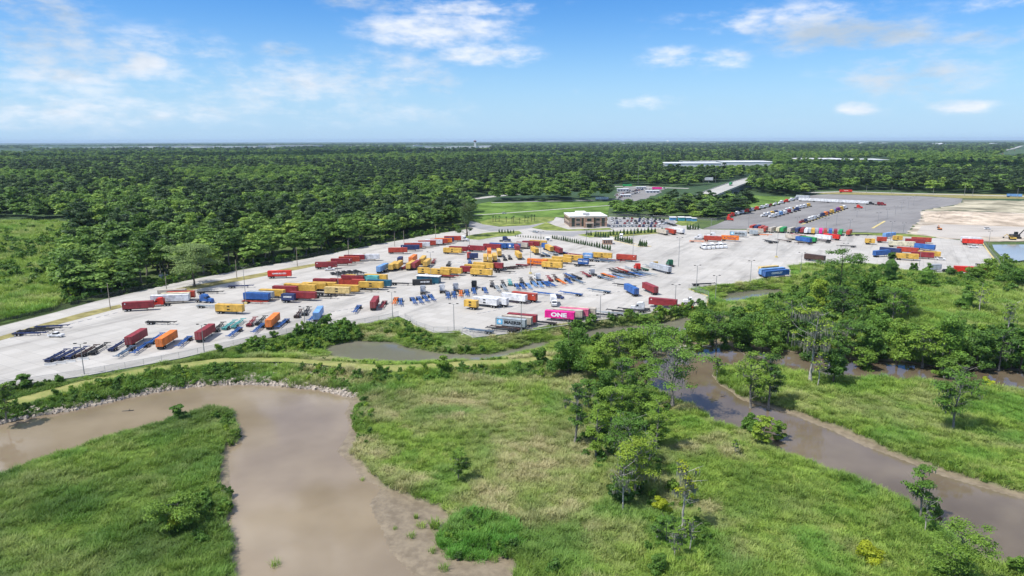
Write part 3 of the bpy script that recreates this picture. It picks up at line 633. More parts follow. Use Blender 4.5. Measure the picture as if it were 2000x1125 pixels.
# x, base y, top y, crown width px, kind, label
def pv(h, w_, f, k): return h
TR = [ # kind: c cypress, m mossy cypress, b broadleaf, d dead, y yellow shrub, k conical dark, s shrub, w willowy
 (1110, 735, 645, 95, 'b', "big round bright green tree left of the creek bend, nearest the levee end"),
 (1055, 712, 676, 34, 'b', "small dark green tree standing at the end of the mown levee"),
 (1165, 745, 668, 62, 'b', "shaggy mid green tree right of the big round tree by the creek bend"),
 (1205, 728, 650, 66, 'm', "grey mossy tree standing in front of the narrow ditch by the yard"),
 (1248, 700, 628, 70, 'b', "dark green dense tree behind the flat-topped cypress"),
 (1196, 690, 640, 50, 'b', "bright green round tree growing beside the ditch water"),
 (1312, 797, 645, 120, 'm', "tallest flat-topped mossy cypress leaning over the creek bend"),
 (1262, 760, 690, 62, 'm', "twin-stemmed cypress on the point left of the tallest creek cypress"),
 (1215, 790, 700, 72, 'm', "dense mossy cypress in the clump behind the pale trunk"),
 (1180, 815, 722, 60, 'b', "ragged green tree in the left middle of the marsh clump"),
 (1122, 868, 752, 52, 'm', "dark mossy leaning tree at the left edge of the marsh clump"),
 (1190, 850, 757, 82, 'c', "light green feathery cypress above the middle of the marsh clump"),
 (1164, 895, 792, 60, 'c', "yellow-green cypress low in the left of the marsh clump"),
 (1283, 876, 776, 66, 'c', "slender cypress with straight pale trunk right of the marsh clump"),
 (1226, 930, 808, 92, 'm', "cypress with bare grey twigs in the centre of the marsh clump"),
 (1238, 970, 856, 100, 'm', "thick-trunked cypress at the bottom of the marsh clump"),
 (1206, 985, 940, 44, 'b', "low green bush tree at the foot of the thick-trunked cypress"),
 (1312, 960, 938, 30, 'b', "small grey-green sapling right of the thick-trunked cypress"),
 (1332, 1035, 905, 44, 'd', "tall bleached dead cypress with a single yellow tuft"),
 (1346, 1075, 1012, 30, 'd', "short bleached dead trunk with twigs near the bottom edge"),
 (1300, 1062, 1010, 44, 'm', "low grey mossy tree beside the bleached dead cypress"),
 (1292, 1003, 968, 34, 'y', "bright yellow-green bush between the two bottom cypresses"),
 (1150, 800, 742, 40, 'm', "thin mossy tree between the dark leaning tree and the clump"),
 (1206, 880, 838, 30, 'd', "pale dead snag low in the left of the marsh clump"),
 (1248, 840, 745, 54, 'c', "tall feathery cypress at the upper right of the marsh clump"),
 (1266, 905, 850, 34, 'd', "grey twiggy snag right of the centre cypress"),
 (1216, 1000, 905, 40, 'd', "bare grey snag left of the thick-trunked cypress"),
 (1318, 1090, 1030, 34, 'd', "grey snag at the foot of the bleached dead cypress"),
 (1285, 1120, 1085, 40, 'b', "low dark bush on the bottom edge below the dead cypress"),
 (1400, 740, 700, 30, 'd', "leaning snag on the far bank of the creek bend"),
 (1435, 890, 857, 12, 'd', "lone pale stump in the open marsh grass"),
 (1466, 805, 688, 60, 'm', "left cypress of the pair at the creek mouth, with flat yellow-green top"),
 (1500, 800, 696, 50, 'm', "right cypress of the pair at the creek mouth"),
 (1464, 845, 812, 44, 'b', "round dark bush at the water edge below the cypress pair"),
 (1488, 868, 815, 40, 'c', "low yellow-green cypress sapling leaning over the water"),
 (1520, 868, 825, 28, 'c', "small bright sapling standing at the creek edge below the pair"),
 (1860, 842, 735, 78, 'm', "lone mossy cypress standing in the open marsh on the right"),
 (1871, 790, 712, 20, 'd', "bare dead top rising behind the lone mossy cypress"),
 (1836, 742, 700, 52, 'c', "yellow-green cypress on the far bank of the right creek"),
 (1926, 757, 738, 26, 'y', "round yellow bush on the far right bank of the creek"),
 (1795, 1012, 915, 54, 'm', "two-tiered small cypress on the near bank of the right creek"),
 (1860, 1150, 1018, 108, 'c', "dense cypress cut off by the bottom right corner"),
 (1806, 1040, 975, 24, 'd', "thin dead stem between the two-tiered cypress and the corner cypress"),
 (1822, 1010, 985, 50, 'b', "dark low bush beside the two-tiered cypress"),
 (1700, 1092, 1066, 62, 'y', "wide yellow bush in the grass at the bottom right"),
 (1626, 750, 666, 62, 'b', "bushy bright green tree on the far right bank beside the bare trunks"),
 (1583, 748, 600, 80, 'd', "tall bare cypress trunk with thin crown left of the bushy bank tree"),
 (1596, 757, 690, 24, 'd', "short bare trunk right beside the tall bare cypress"),
 (1692, 728, 684, 46, 'c', "pointed light green cypress alone on the creek bank"),
 (897, 940, 880, 34, 'm', "small half-dead tree standing alone in the middle marsh grass"),
 (868, 727, 698, 34, 'b', "round bright bush at the end of the levee by the pond"),
 (12, 820, 752, 46, 'm', "dark tree on the rock bank at the left edge"),
 (44, 762, 734, 32, 'w', "thin young tree on the bank by the left corner of the yard"),
 (348, 1035, 975, 76, 'c', "yellow-green cypress bush on the left marsh island"),
 (345, 1040, 1000, 30, 'y', "pale yellow sapling in front of the island cypress bush"),
 (350, 820, 793, 26, 'w', "small light sapling at the tip of the left island"),
 (380, 560, 476, 96, 'w', "single spreading oak standing inside the yard fence"),
 (912, 462, 390, 46, 'b', "tall dark pine-like tree at the right end of the fence wood"),
 (1736, 556, 491, 56, 'k', "tall dark conical cypress in front of the yellow box trailer"),
 (1808, 562, 513, 46, 'k', "layered conical cypress in front of the white pickup"),
 (1886, 607, 556, 50, 'k', "layered dark cypress alone in the far right meadow"),
 (1912, 612, 560, 30, 'd', "bare grey tree beside the layered meadow cypress"),
 (1968, 660, 590, 26, 'd', "dead mossy snag at the right edge of the bushland"),
 (1636, 588, 487, 78, 'w', "airy light tree hiding the right part of the yard"),
 (1645, 622, 560, 60, 'm', "mossy tree with visible trunk below the airy light tree"),
 (1600, 600, 545, 56, 'b', "round tree left of the mossy tree in the bushland"),
 (1690, 598, 530, 62, 'b', "broad tree in front of the parked blue box"),
 (1772, 618, 553, 66, 'm', "rounded grey-green tree in the middle of the bushland"),
 (1742, 628, 566, 58, 'm', "shaggy tree left of the rounded grey-green tree"),
 (1710, 668, 602, 62, 'b', "green tree in the centre of the bushland behind the creek"),
 (1935, 545, 506, 52, 'b', "tree hiding the end of the red tank trailer"),
 (1900, 550, 520, 44, 'b', "low tree right of the red tank trailer"),
 (1975, 560, 515, 56, 'b', "dense tree at the right edge by the basin"),
]
for i, (x, y, tp, wd, lb) in enumerate([(1362, 690, 612, 62, 'left end'), (1398, 682, 610, 66, 'second'), (1440, 690, 616, 72, 'third'), (1490, 692, 622, 70, 'fourth'), (1536, 676, 580, 66, 'tall fifth'), (1560, 640, 575, 60, 'behind the fifth'),
    (1578, 702, 625, 66, 'sixth'), (1650, 700, 625, 70, 'seventh'), (1700, 704, 640, 66, 'eighth'), (1752, 708, 632, 74, 'ninth'), (1802, 714, 640, 70, 'tenth'), (1850, 716, 618, 78, 'eleventh'), (1905, 722, 640, 74, 'twelfth'), (1950, 724, 645, 64, 'thirteenth'), (1992, 728, 640, 66, 'last')]):
    TR.append((x, y, tp, wd, 'bm'[i % 3 == 1], f"{lb} tree from the left along the far creek bank"))
KINDN = {'c': 'cypress_tree', 'm': 'mossy_cypress', 'b': 'marsh_tree', 'd': 'dead_tree', 'y': 'yellow_bush', 'k': 'conical_cypress', 'w': 'young_tree'}
CATN = {'c': 'cypress', 'm': 'cypress', 'b': 'tree', 'd': 'dead tree', 'y': 'bush', 'k': 'cypress', 'w': 'tree'}
def zground(px, py):
    z = -2.0
    for _ in range(4):
        p = G(px, py, z); z = zat(p.x, p.y)
    return G(px, py, z)
near_crowns = {}
for i, (x, yb, yt, wp, kd, lb) in enumerate(TR):
    p = zground(x, yb); h = top_h(x, yb, yt, p.z); wd = max(1.2, wp*math.hypot(p.y, CAM_H-p.z)/FPX)*(.85 if 1110 < x < 1300 and kd in 'cm' else 1)
    dd = p.length; nf = int(np.clip(6200*(150/dd)**1.1*(wd/9), 900, 9000)); lf = np.clip(.36*dd/150, .28, .66)
    e = empty(KINDN[kd], p, 0); tag(e, lb, CATN[kd], None); sd = 100+i; rs_ = np.random.RandomState(sd)
    if kd in 'cm':
        V, bl = crown_cypress(sd, h, wd, nf if kd == 'c' else int(nf*.75), lf, 8 if h > 6 else 4, .18 if kd == 'c' else .33)
        link("crown", np_mesh("crown", V, 0, L_CYP if (kd == 'c' or i % 2) else L_BROAD), e); link("trunk", limbs_mesh("trunk", h, max(.12, h*.022), bl, sd, BARKG, 1.8, 9 if kd == 'm' else 3), e)
        if kd == 'm': link("moss_foliage", np_mesh("moss_foliage", moss_verts(bl, int(max(70, min(nf*.05, 260))), rs_, h*.07), 0, L_MOSS), e)
    elif kd == 'k':
        V, bl = crown_cypress(sd, h, wd, nf, lf, 9, .08); bl2 = []
        rr = np.random.RandomState(sd)
        for k in range(34):
            f = rr.uniform(.06, .97); a = rr.uniform(0, 6.28); r = wd/2*(1.02-f)*rr.uniform(.5, 1); s_ = wd*.14*(1.25-f*.6); bl2.append((r*math.cos(a), r*math.sin(a), h*f, s_, s_, s_*.42))
        P, N = blobs_points(bl2, nf, rr, .3); N[:, 2] += .5; link("crown", np_mesh("crown", np.concatenate([quads(P, N, lf, rr), core([(0, 0, h*.45, wd*.24, wd*.24, h*.4)], None, 1)]), 0, L_BUSH), e)
        link("trunk", limbs_mesh("trunk", h, .3, bl2[:6], sd, BARK), e)
    elif kd in 'bw':
        V, bl = crown_broad(sd, h, wd, nf if kd == 'b' else int(nf*.7), lf, .12 if kd == 'b' else .4, 14)
        if kd == 'w': V, bl = crown_cypress(sd, h, wd, int(nf*(1.8 if x == 380 else 1)), lf, 6, .36)
        link("crown", np_mesh("crown", V, 0, (L_PINE if x == 912 else (L_BROAD, L_BUSH, L_CYP)[i % 3]) if kd == 'b' else (L_SAGE if x == 380 else L_BROAD)), e); link("trunk", limbs_mesh("trunk", h, max(.1, h*.022), bl[:9], sd, BARK, 1.5, 1), e)
    elif kd == 'y':
        V, bl = crown_broad(sd, h, wd, nf, lf, .05, 10); link("crown", np_mesh("crown", V, 0, L_YEL), e); link("trunk", limbs_mesh("trunk", h*.7, .12, bl[:6], sd, BARK), e)
    else:
        V, bl = crown_cypress(sd, h, wd, int(nf*.16), lf, 6, .5); link("trunk", limbs_mesh("trunk", h, max(.14, h*.02), bl[:8], sd, DEADW, 1.7, 9), e)
        link("crown", np_mesh("crown", V, 0, L_YEL if x == 1332 else L_CYP), e); link("moss_foliage", np_mesh("moss_foliage", moss_verts(bl, int(max(70, nf*.1)), rs_, h*.09), 0, L_MOSS), e)

# ---------------------------------------------------------------- shrubs: a few single ones, the thickets from the same plants
def bush_mesh(seed, m, n=420, leaf=.42):
    V, bl = crown_broad(seed, 2.6, 3.2, n, leaf, .0, 9); return np_mesh("foliage", V, 0, m)
BUSH = [bush_mesh(200, L_BUSH), bush_mesh(201, L_BUSH), bush_mesh(202, L_BROAD), bush_mesh(203, L_CYP, 380, .38)]
stem = limbs_mesh("stem", 1.8, .08, [(.6, 0, 1.4, 1, 1, 1), (-.5, .5, 1.5, 1, 1, 1), (0, -.6, 1.3, 1, 1, 1)], 3, BARK)
bproto = []
for i, (x, y, s_, lb) in enumerate([(1460, 838, 1.2, "round shrub on the water edge below the cypress pair"), (645, 668, 1.3, "bushy shrub at the left end of the long pond"), (700, 738, 1.2, "shrub standing between the pale rocks and the river bend"), (1985, 1122, 1.4, "shrub at the bottom right corner by the creek"),
    (1080, 1118, 1.0, "low shrub at the bottom edge left of the dead trunks"), (548, 800, .9, "small shrub at the waterline of the river bend")][:5]):
    p = zground(x, y); e = empty("shrub", p, i, (s_, s_, s_)); tag(e, lb, "shrub"); c = link("foliage", BUSH[i % 4], e); link("stem", stem, e); bproto.append(c)
bproto = bproto[:4]
def scatter_poly(poly, n, rs):
    lo = poly.min(0); hi = poly.max(0); out = []
    while sum(map(len, out)) < n:
        q = lo+rs.rand(n*3, 2)*(hi-lo); out.append(q[inside(poly, q[:, 0], q[:, 1])])
    return np.concatenate(out)[:n]
rs = np.random.RandomState(5); SH = []
for poly, n, lo_, hi_ in [ # thicket outlines (pixels), count, size range
 ([(400, 688), (500, 670), (560, 660), (640, 640), (690, 650), (720, 664), (650, 672), (600, 690), (520, 690), (430, 700)], 150, .6, 1.4),
 ([(600, 640), (640, 634), (680, 640), (700, 655), (640, 668), (600, 655)], 34, 1.0, 1.9),
 ([(540, 698), (640, 706), (760, 713), (880, 713), (1000, 705), (1000, 708), (880, 716), (740, 718), (640, 710)], 110, .2, .45),
 ([(740, 648), (800, 640), (830, 660), (870, 680), (940, 682), (960, 690), (870, 690), (800, 676), (760, 664)], 90, .5, 1.0),
 ([(0, 800), (60, 785), (150, 765), (230, 742), (330, 730), (400, 722), (470, 722), (470, 740), (350, 752), (250, 768), (150, 790), (60, 808), (0, 822)], 190, .45, 1.0),
 ([(10, 762), (110, 742), (165, 735), (170, 742), (60, 770), (0, 790)], 60, .4, .9),
 ([(620, 722), (700, 728), (820, 726), (980, 716), (1060, 712), (1060, 740), (860, 742), (760, 752), (690, 770), (640, 750), (560, 740), (560, 726)], 170, .45, 1.1),
 ([(1090, 650), (1180, 630), (1340, 606), (1390, 600), (1400, 640), (1330, 655), (1240, 668), (1120, 680)], 230, .6, 1.5),
 ([(1340, 640), (1480, 600), (1600, 560), (1720, 545), (1760, 560), (1780, 600), (1700, 650), (1990, 650), (2060, 700), (2060, 722), (1850, 712), (1700, 698), (1560, 684), (1400, 668), (1340, 672)], 700, .8, 2.0),
 ([(1560, 545), (1640, 522), (1760, 530), (1890, 540), (1950, 535), (2000, 545), (2060, 560), (2000, 575), (1830, 560), (1700, 560), (1560, 570)], 260, .7, 1.7),
 ([(1960, 500), (1985, 530), (2080, 520), (2080, 560), (1990, 560), (1950, 540)], 70, .9, 1.8),
 ([(400, 585), (60, 640), (0, 640)], 1, .6, .7),
 ([(440, 810), (466, 835), (466, 865), (450, 870), (430, 830), (400, 810)], 34, .35, .8), ([(400, 930), (450, 960), (460, 1000), (440, 1060), (330, 1060), (320, 1000)], 60, .35, .9),
 ([(1110, 800), (1250, 790), (1290, 860), (1290, 980), (1200, 990), (1130, 900)], 90, .4, 1.2), ([(1230, 700), (1290, 780), (1340, 800), (1280, 810), (1220, 760)], 36, .4, 1.0),
 ([(685, 790), (720, 780), (730, 830), (720, 870), (700, 860)], 26, .3, .8), ([(850, 1060), (880, 1010), (940, 1000), (1010, 1040), (1010, 1080), (900, 1090)], 40, .35, .8),
 ([(1260, 980), (1380, 980), (1400, 1110), (1260, 1100)], 40, .3, .8), ([(1640, 830), (1960, 940), (1990, 950), (1900, 930), (1700, 850)], 24, .3, .6)]:
    wp_ = wpoly(poly, -2.0 if poly[0][1] > 560 else -1.5); q = scatter_poly(wp_, n, rs); SH.append(np.column_stack([q, rs.uniform(lo_, hi_, n)]))
# the wet clearing left of the wood
for poly, n, lo_, hi_ in [([(-100, 475), (140, 470), (130, 560), (90, 570), (-100, 580)], 420, .8, 2.2), ([(120, 440), (200, 470), (180, 600), (120, 600), (110, 520)], 160, 1.0, 2.4), ([(40, 445), (140, 440), (130, 470), (60, 470)], 40, .8, 1.8),
    ([(-60, 445), (0, 440), (40, 450), (20, 480), (-60, 480)], 30, 1., 2.), ([(130, 598), (340, 553), (460, 529), (700, 484), (905, 449), (905, 442), (700, 474), (460, 520), (340, 543), (130, 585)], 420, .5, 1.5)]:
    q = scatter_poly(wpoly(poly, 0), n, rs); SH.append(np.column_stack([q, rs.uniform(lo_, hi_, n)]))
SH = np.concatenate(SH); zz, mu, la, sw = zats(SH[:, 0], SH[:, 1]); k = (sw > .9)&(la < .4)&~((sdist(INLAND, SH[:, 0], SH[:, 1]) < .6)&(SH[:, 1] > 0)&inside(wpoly(PAVE, 0), SH[:, 0], SH[:, 1])); SH = SH[k]; zz = zz[k]
n = len(SH); rot = np.zeros((n, 3)); rot[:, 2] = rs.uniform(0, 6.28, n); s3 = np.stack([SH[:, 2]]*3, 1)*rs.uniform(.8, 1.25, (n, 3))
instancer("undergrowth", np.column_stack([SH[:, :2], zz-.2]), rot, s3, rs.randint(0, 4, n), bproto, label="thick green shrubs covering the banks and the bushland")

# ---------------------------------------------------------------- reeds and marsh grass
def reed_clump(seed, nb, rad, h, wb, lean, m):
    rs = np.random.RandomState(seed); V = []
    for i in range(nb):
        a = rs.uniform(0, 6.28); r = rad*math.sqrt(rs.rand()); b = np.array([r*math.cos(a), r*math.sin(a), -.1]); hh = h*rs.uniform(.55, 1.15); la = rs.uniform(0, 6.28); ln = lean*rs.uniform(.2, 1.3)*hh
        d = np.array([math.cos(la), math.sin(la), 0]); s = np.array([-d[1], d[0], 0])*wb*.5; m1 = b+d*ln*.35+[0, 0, hh*.6]; t_ = b+d*ln+[0, 0, hh]
        V += [b-s, b+s, m1+s, m1-s, m1-s, m1+s, t_+s*.2, t_-s*.2]
    return np_mesh("blades", np.array(V), 0, m)
CL = [reed_clump(300+i, 64, 1.15, 1.15, .085, .95, L_REED) for i in range(3)]+[reed_clump(310, 80, .9, 1.6, .11, .8, L_REED)]
gproto = []
for i, (x, y, s_, lb) in enumerate([(804, 1048, .8, "left of the small grass tufts on the mud flat"), (824, 1028, .9, "tall grass tuft on the mud flat beside the big reed patch"), (772, 1033, .45, "tiny lone grass tuft nearest the open water on the mud"), (848, 1030, 1.2, "wide grass tuft touching the big reed patch on the mud")]):
    p = zground(x, y); o = link("grass_tuft", CL[i], None, p); o.scale = (s_, s_, s_); tag(o, lb, "grass tuft"); gproto.append(o)
for i, (x, y, s_, lb) in enumerate([(845, 1078, .7, "grass tuft below the big reed patch on the mud"), (868, 1112, .9, "bright grass tuft at the bottom edge of the mud"), (540, 1118, .9, "lone grass tuft in the river at the bottom edge"), (812, 1012, .5, "small thin grass tuft between the taller tufts"), (708, 938, .5, "small tuft on the mud strip of the river bank"), (966, 1095, .8, "grass tuft on the mud right of the reed patch")]):
    p = zground(x, y); p.z = max(p.z, ZW-.1); o = link("grass_tuft", CL[i % 4], None, p); o.scale = (s_, s_, s_*1.2); tag(o, lb, "grass tuft")
rs = np.random.RandomState(9)
def gr(y0, y1, sp, xm):
    gx, gy = np.meshgrid(np.arange(-xm, xm, sp), np.arange(y0, y1, sp)); gx = gx.ravel()+rs.uniform(-.5, .5, gx.size)*sp; gy = gy.ravel()+rs.uniform(-.5, .5, gy.size)*sp
    px, py = PX(gx, gy, -2.); k = (px > -40) & (px < 2040) & (py < 1160); return np.column_stack([gx[k], gy[k], np.full(k.sum(), sp)])
CLR = wpoly([(-100, 437), (60, 434), (150, 440), (150, 480), (118, 540), (120, 585), (95, 606), (0, 628), (-100, 650)], 0)
q_ = gr(250, 640, 2.6, 460); q_ = q_[inside(CLR, q_[:, 0], q_[:, 1])]
GP = np.concatenate([gr(86, 190, 1.02, 170), gr(190, 270, 1.35, 230), gr(270, 400, 1.9, 340), q_])
zz, mu, la, sw = zats(GP[:, 0], GP[:, 1]); sin_ = sdist(INLAND, GP[:, 0], GP[:, 1]); patch = inside(wpoly([(855, 1055), (885, 1010), (930, 995), (1010, 1030), (1015, 1075), (930, 1092), (880, 1085)], -2.5), GP[:, 0], GP[:, 1])
k = (sw > .7) & (la < .35) & ((sin_ > .8) | inside(CLR, GP[:, 0], GP[:, 1])) & ((mu < .45) | patch); GP = GP[k]; zz = zz[k]; sin_ = sin_[k]; sw = sw[k]; patch = patch[k]; n = len(GP)
ppx, ppy = PX(GP[:, 0], GP[:, 1], -2.)
dry = np.clip((vnoise(GP[:, 0]+500, GP[:, 1], 14, 31)*.55+vnoise(GP[:, 0]+500, GP[:, 1], 4, 32)*.45-.50)*3.0, 0, .8)
for cx, cy, rx, ry, st in [(900, 800, 130, 45, .8), (1040, 900, 120, 90, .75), (1040, 740, 60, 14, .6), (1130, 1010, 160, 90, .5), (960, 960, 70, 50, .7), (130, 935, 70, 22, .6), (1450, 1090, 60, 40, .6), (1560, 1000, 60, 60, .35), (1660, 800, 70, 25, .4), (40, 960, 50, 40, .4)]:
    d = np.sqrt(((ppx-cx)/rx)**2+((ppy-cy)/ry)**2); dry = np.maximum(dry, st*np.clip(1.3-d, 0, 1)*(.35+1.1*vnoise(GP[:, 0]+500, GP[:, 1], 2.5, 33)))
dry = np.where((ppx < 480) | (ppx > 1450), dry*.45, dry); dry = np.clip(dry, 0, .9)
lush = np.clip(np.maximum(patch*(.45+.55*vnoise(GP[:, 0], GP[:, 1], 3, 91)), np.clip((vnoise(GP[:, 0]+700, GP[:, 1]+100, 9, 43)-.62)*2, 0, .45)), 0, 1); dry *= 1-lush
deep = np.clip(np.clip(1-sw/4, 0, 1)*.55+(.25+.9*(vnoise(GP[:, 0]+900, GP[:, 1]+100, 18, 41)-.15))*np.clip((560-ppx)/160, 0, 1)*.85+np.clip((vnoise(GP[:, 0]+200, GP[:, 1]+400, 12, 44)-.55)*2.2, 0, .7)*.6, 0, .95)*(1-patch)*(1-.5*dry)*np.clip((ppy-620)/20, 0, 1)
pond_near = np.minimum.reduce([sdist(q_, GP[:, 0], GP[:, 1]) for q_ in ponds[:3]]) < 9
hs = GP[:, 2]/1.02*.9*(.45+.95*vnoise(GP[:, 0]+300, GP[:, 1], 4, 51))*(1+.3*patch*vnoise(GP[:, 0], GP[:, 1], 3, 91))*np.where((np.abs(sin_) < 5)|pond_near, .45, 1)
rot = np.column_stack([rs.normal(0, .08, n), rs.normal(0, .08, n), rs.uniform(0, 6.28, n)])
xs_ = GP[:, 2]/1.02*1.05
instancer("marsh_grass", np.column_stack([GP[:, :2], zz-.08]), rot, np.column_stack([xs_, xs_, hs]), np.where(rs.rand(n) < .12, 3, rs.randint(0, 3, n)), gproto, {'dry': dry, 'lush': lush, 'deep': deep}, label="long green and straw-coloured marsh grass")
print("GRASS", n, "SHRUB", len(SH))

# ---------------------------------------------------------------- rock bank along the river
ROCK = mat("riprap_stone", (.40, .345, .285), .9, var=.35, vscale=1.2, spec=.2); ROCKW = mat("pale_stone", (.52, .50, .46), .9, var=.25, vscale=1.5, spec=.2)
def rocks(name, spots, m, smin, smax, lb):
    rs = random.Random(4); mb = MB()
    for x, y in spots:
        z = zat(x, y); s = rs.uniform(smin, smax); a = rs.uniform(0, 6.28); ca, sa = math.cos(a), math.sin(a); dz = s*rs.uniform(.3, .55); wx = s*rs.uniform(.5, .9); cx = 0
        pts = [(-s*.5, -wx*.4, 0), (s*.45, -wx*.5, 0), (s*.55, wx*.4, 0), (-s*.4, wx*.5, 0), (-s*.3, -wx*.25, dz), (s*.3, -wx*.3, dz*rs.uniform(.6, 1)), (s*.35, wx*.25, dz), (-s*.3, wx*.35, dz*rs.uniform(.6, 1))]
        til = rs.uniform(-.5, .5)
        mb.add([(x+px*ca-py*sa, y+px*sa+py*ca, z-.1*s+pz+px*til*.6) for px, py, pz in pts], [(3, 2, 1, 0), (4, 5, 6, 7), (0, 1, 5, 4), (1, 2, 6, 5), (2, 3, 7, 6), (3, 0, 4, 7)], m)
    o = mb.build(name); o['kind'] = 'stuff'; o['label'] = lb; return o
rs = np.random.RandomState(3); sp_ = []
UP = wpoly([(-60, 838), (0, 826), (60, 813), (150, 798), (250, 775), (340, 758), (420, 750), (500, 749), (560, 753), (620, 759), (652, 766), (690, 776)], -2.8)
for i in range(len(UP)-1):
    a, b = UP[i], UP[i+1]; L = np.hypot(*(b-a)); nn_ = int(L*9)
    for _ in range(nn_):
        f = rs.rand(); w_ = abs(rs.normal(0, 1.9)) + (-.5); d = (b-a)/L; sp_.append(tuple(a+(b-a)*f+np.array([-d[1], d[0]])*w_))
for poly, n_ in [([(310, 752), (350, 735), (365, 738), (345, 755)], 70), ([(455, 745), (470, 728), (560, 735), (590, 750), (520, 748)], 260)]:
    sp_ += [tuple(q) for q in scatter_poly(wpoly(poly, -2.3), n_, rs)]
rocks("riprap", sp_, ROCK, .6, 1.9, "brown and grey rock bank along the river")
sp_ = []
for poly, n_ in [([(462, 722), (480, 716), (540, 718), (556, 724), (548, 730), (480, 732)], 330), ([(600, 732), (625, 722), (648, 726), (650, 732), (620, 738)], 130), ([(1225, 694), (1240, 684), (1252, 690), (1235, 697)], 50), ([(1290, 680), (1340, 670), (1420, 672), (1430, 678), (1340, 680)], 120), ([(896, 655), (908, 653), (912, 660), (902, 664)], 6)]:
    sp_ += [tuple(q) for q in scatter_poly(wpoly(poly, -2.1), n_, rs)]
rocks("pale_riprap", sp_, ROCKW, .4, 1.1, "heap of white broken rock above the river bend")
# black silt fence on the river side of the levee
mb = MB(); BLK = mat("black_fabric", (.015, .015, .015), .8)
F_ = [zground(a, b) for a, b in [(440, 712), (500, 711), (560, 711), (620, 716), (660, 721), (690, 723)]]
for a, b in zip(F_, F_[1:]):
    d = (b-a).normalized(); nrm = Vector((-d.y, d.x, 0))*.03
    mb.add([a-nrm, b-nrm, b+nrm, a+nrm]+[v+Vector((0, 0, .8)) for v in (a-nrm, b-nrm, b+nrm, a+nrm)], [(3, 2, 1, 0), (4, 5, 6, 7), (0, 1, 5, 4), (1, 2, 6, 5), (2, 3, 7, 6), (3, 0, 4, 7)], BLK)
o = mb.build("silt_fence"); tag(o, "low black fabric fence below the mown levee path", "silt fence")
# ---------------------------------------------------------------- vehicles
TYRE = mat("tyre", (.018, .018, .018), .8); RIMM = mat("rim", (.55, .55, .55), .4, .6); STEEL = mat("galvanised_steel", (.38, .38, .38), .5, .4)
GLS = mat("vehicle_glass", (.02, .025, .03), .08, spec=.8); DARK = mat("dark_metal", (.035, .032, .03), .6); CHROME = mat("chrome", (.6, .6, .6), .2, .9)
COLS = {'maroon': (.27, .030, .035), 'red': (.42, .055, .028), 'bright red': (.66, .035, .02), 'yellow': (.66, .40, .07), 'pale yellow': (.68, .50, .20), 'orange': (.80, .20, .025), 'blue': (.035, .12, .36), 'navy': (.03, .045, .13),
 'white': (.72, .72, .72), 'grey': (.36, .40, .42), 'pink': (.78, .02, .27), 'dusty pink': (.68, .14, .24), 'beige': (.50, .44, .36), 'green': (.03, .30, .08), 'dark green': (.02, .14, .07), 'light blue': (.17, .34, .62), 'teal': (.12, .42, .40), 'dark teal': (.02, .11, .17),
 'black': (.03, .03, .03), 'brown': (.075, .04, .03), 'steel blue': (.12, .18, .26), 'silver': (.45, .47, .5), 'cream': (.66, .60, .42), 'purple': (.22, .03, .20)}
def paint(c): return mat("paint_"+c.replace(' ', '_'), COLS[c], .5, 0, .4, var=.30, vscale=.55)
MC = {}
def cached(key, fn):
    if key not in MC: MC[key] = fn()
    return MC[key]
def container_mesh(L, c):
    def f():
        m = paint(c); mb = MB(); h = L/2; y = 1.22; z0, z1 = 1.28, 4.10; n = int(L/.56); e = .16
        mb.box(-h, -h+e, -y, y, z0, z1, m); mb.box(h-e, h, -y, y, z0, z1, m)       # end frames
        for sg in (-1, 1):
            mb.box(-h+e, h-e, sg*y-.05 if sg > 0 else -y, sg*y if sg > 0 else -y+.05, z0, z0+.15, m); mb.box(-h+e, h-e, sg*y-.05 if sg > 0 else -y, sg*y if sg > 0 else -y+.05, z1-.12, z1, m)
            xs = np.linspace(-h+e, h-e, 2*n+1); vs = []
            for i, x in enumerate(xs): yy = sg*(y-.012-(.045 if i % 2 else 0)); vs += [(x, yy, z0+.15), (x, yy, z1-.12)]
            mb.add(vs, [((2*i, 2*i+2, 2*i+3, 2*i+1) if sg < 0 else (2*i, 2*i+1, 2*i+3, 2*i+2)) for i in range(2*n)], m)
        mb.box(-h+e, h-e, -y+.06, y-.06, z1-.10, z1-.03, m); mb.box(-h+e, h-e, -y+.06, y-.06, z0+.02, z0+.1, DARK)
        for k in (-.75, -.35, .35, .75): mb.box(-h-.03, -h, k-.02, k+.02, z0+.12, z1-.1, STEEL)          # door bars
        mb.box(-h-.012, -h, -.02, .02, z0+.1, z1-.1, DARK)
        return mb.mesh("container")
    return cached(('cont', L, c), f)
def wheelpair():
    def f():
        mb = MB(); mb.tube((0, -.28, 0), (0, .28, 0), .5, .5, TYRE, 14); mb.tube((0, -.29, 0), (0, .29, 0), .27, .27, RIMM, 10); return mb.mesh("wheel")
    return cached('wheel', f)
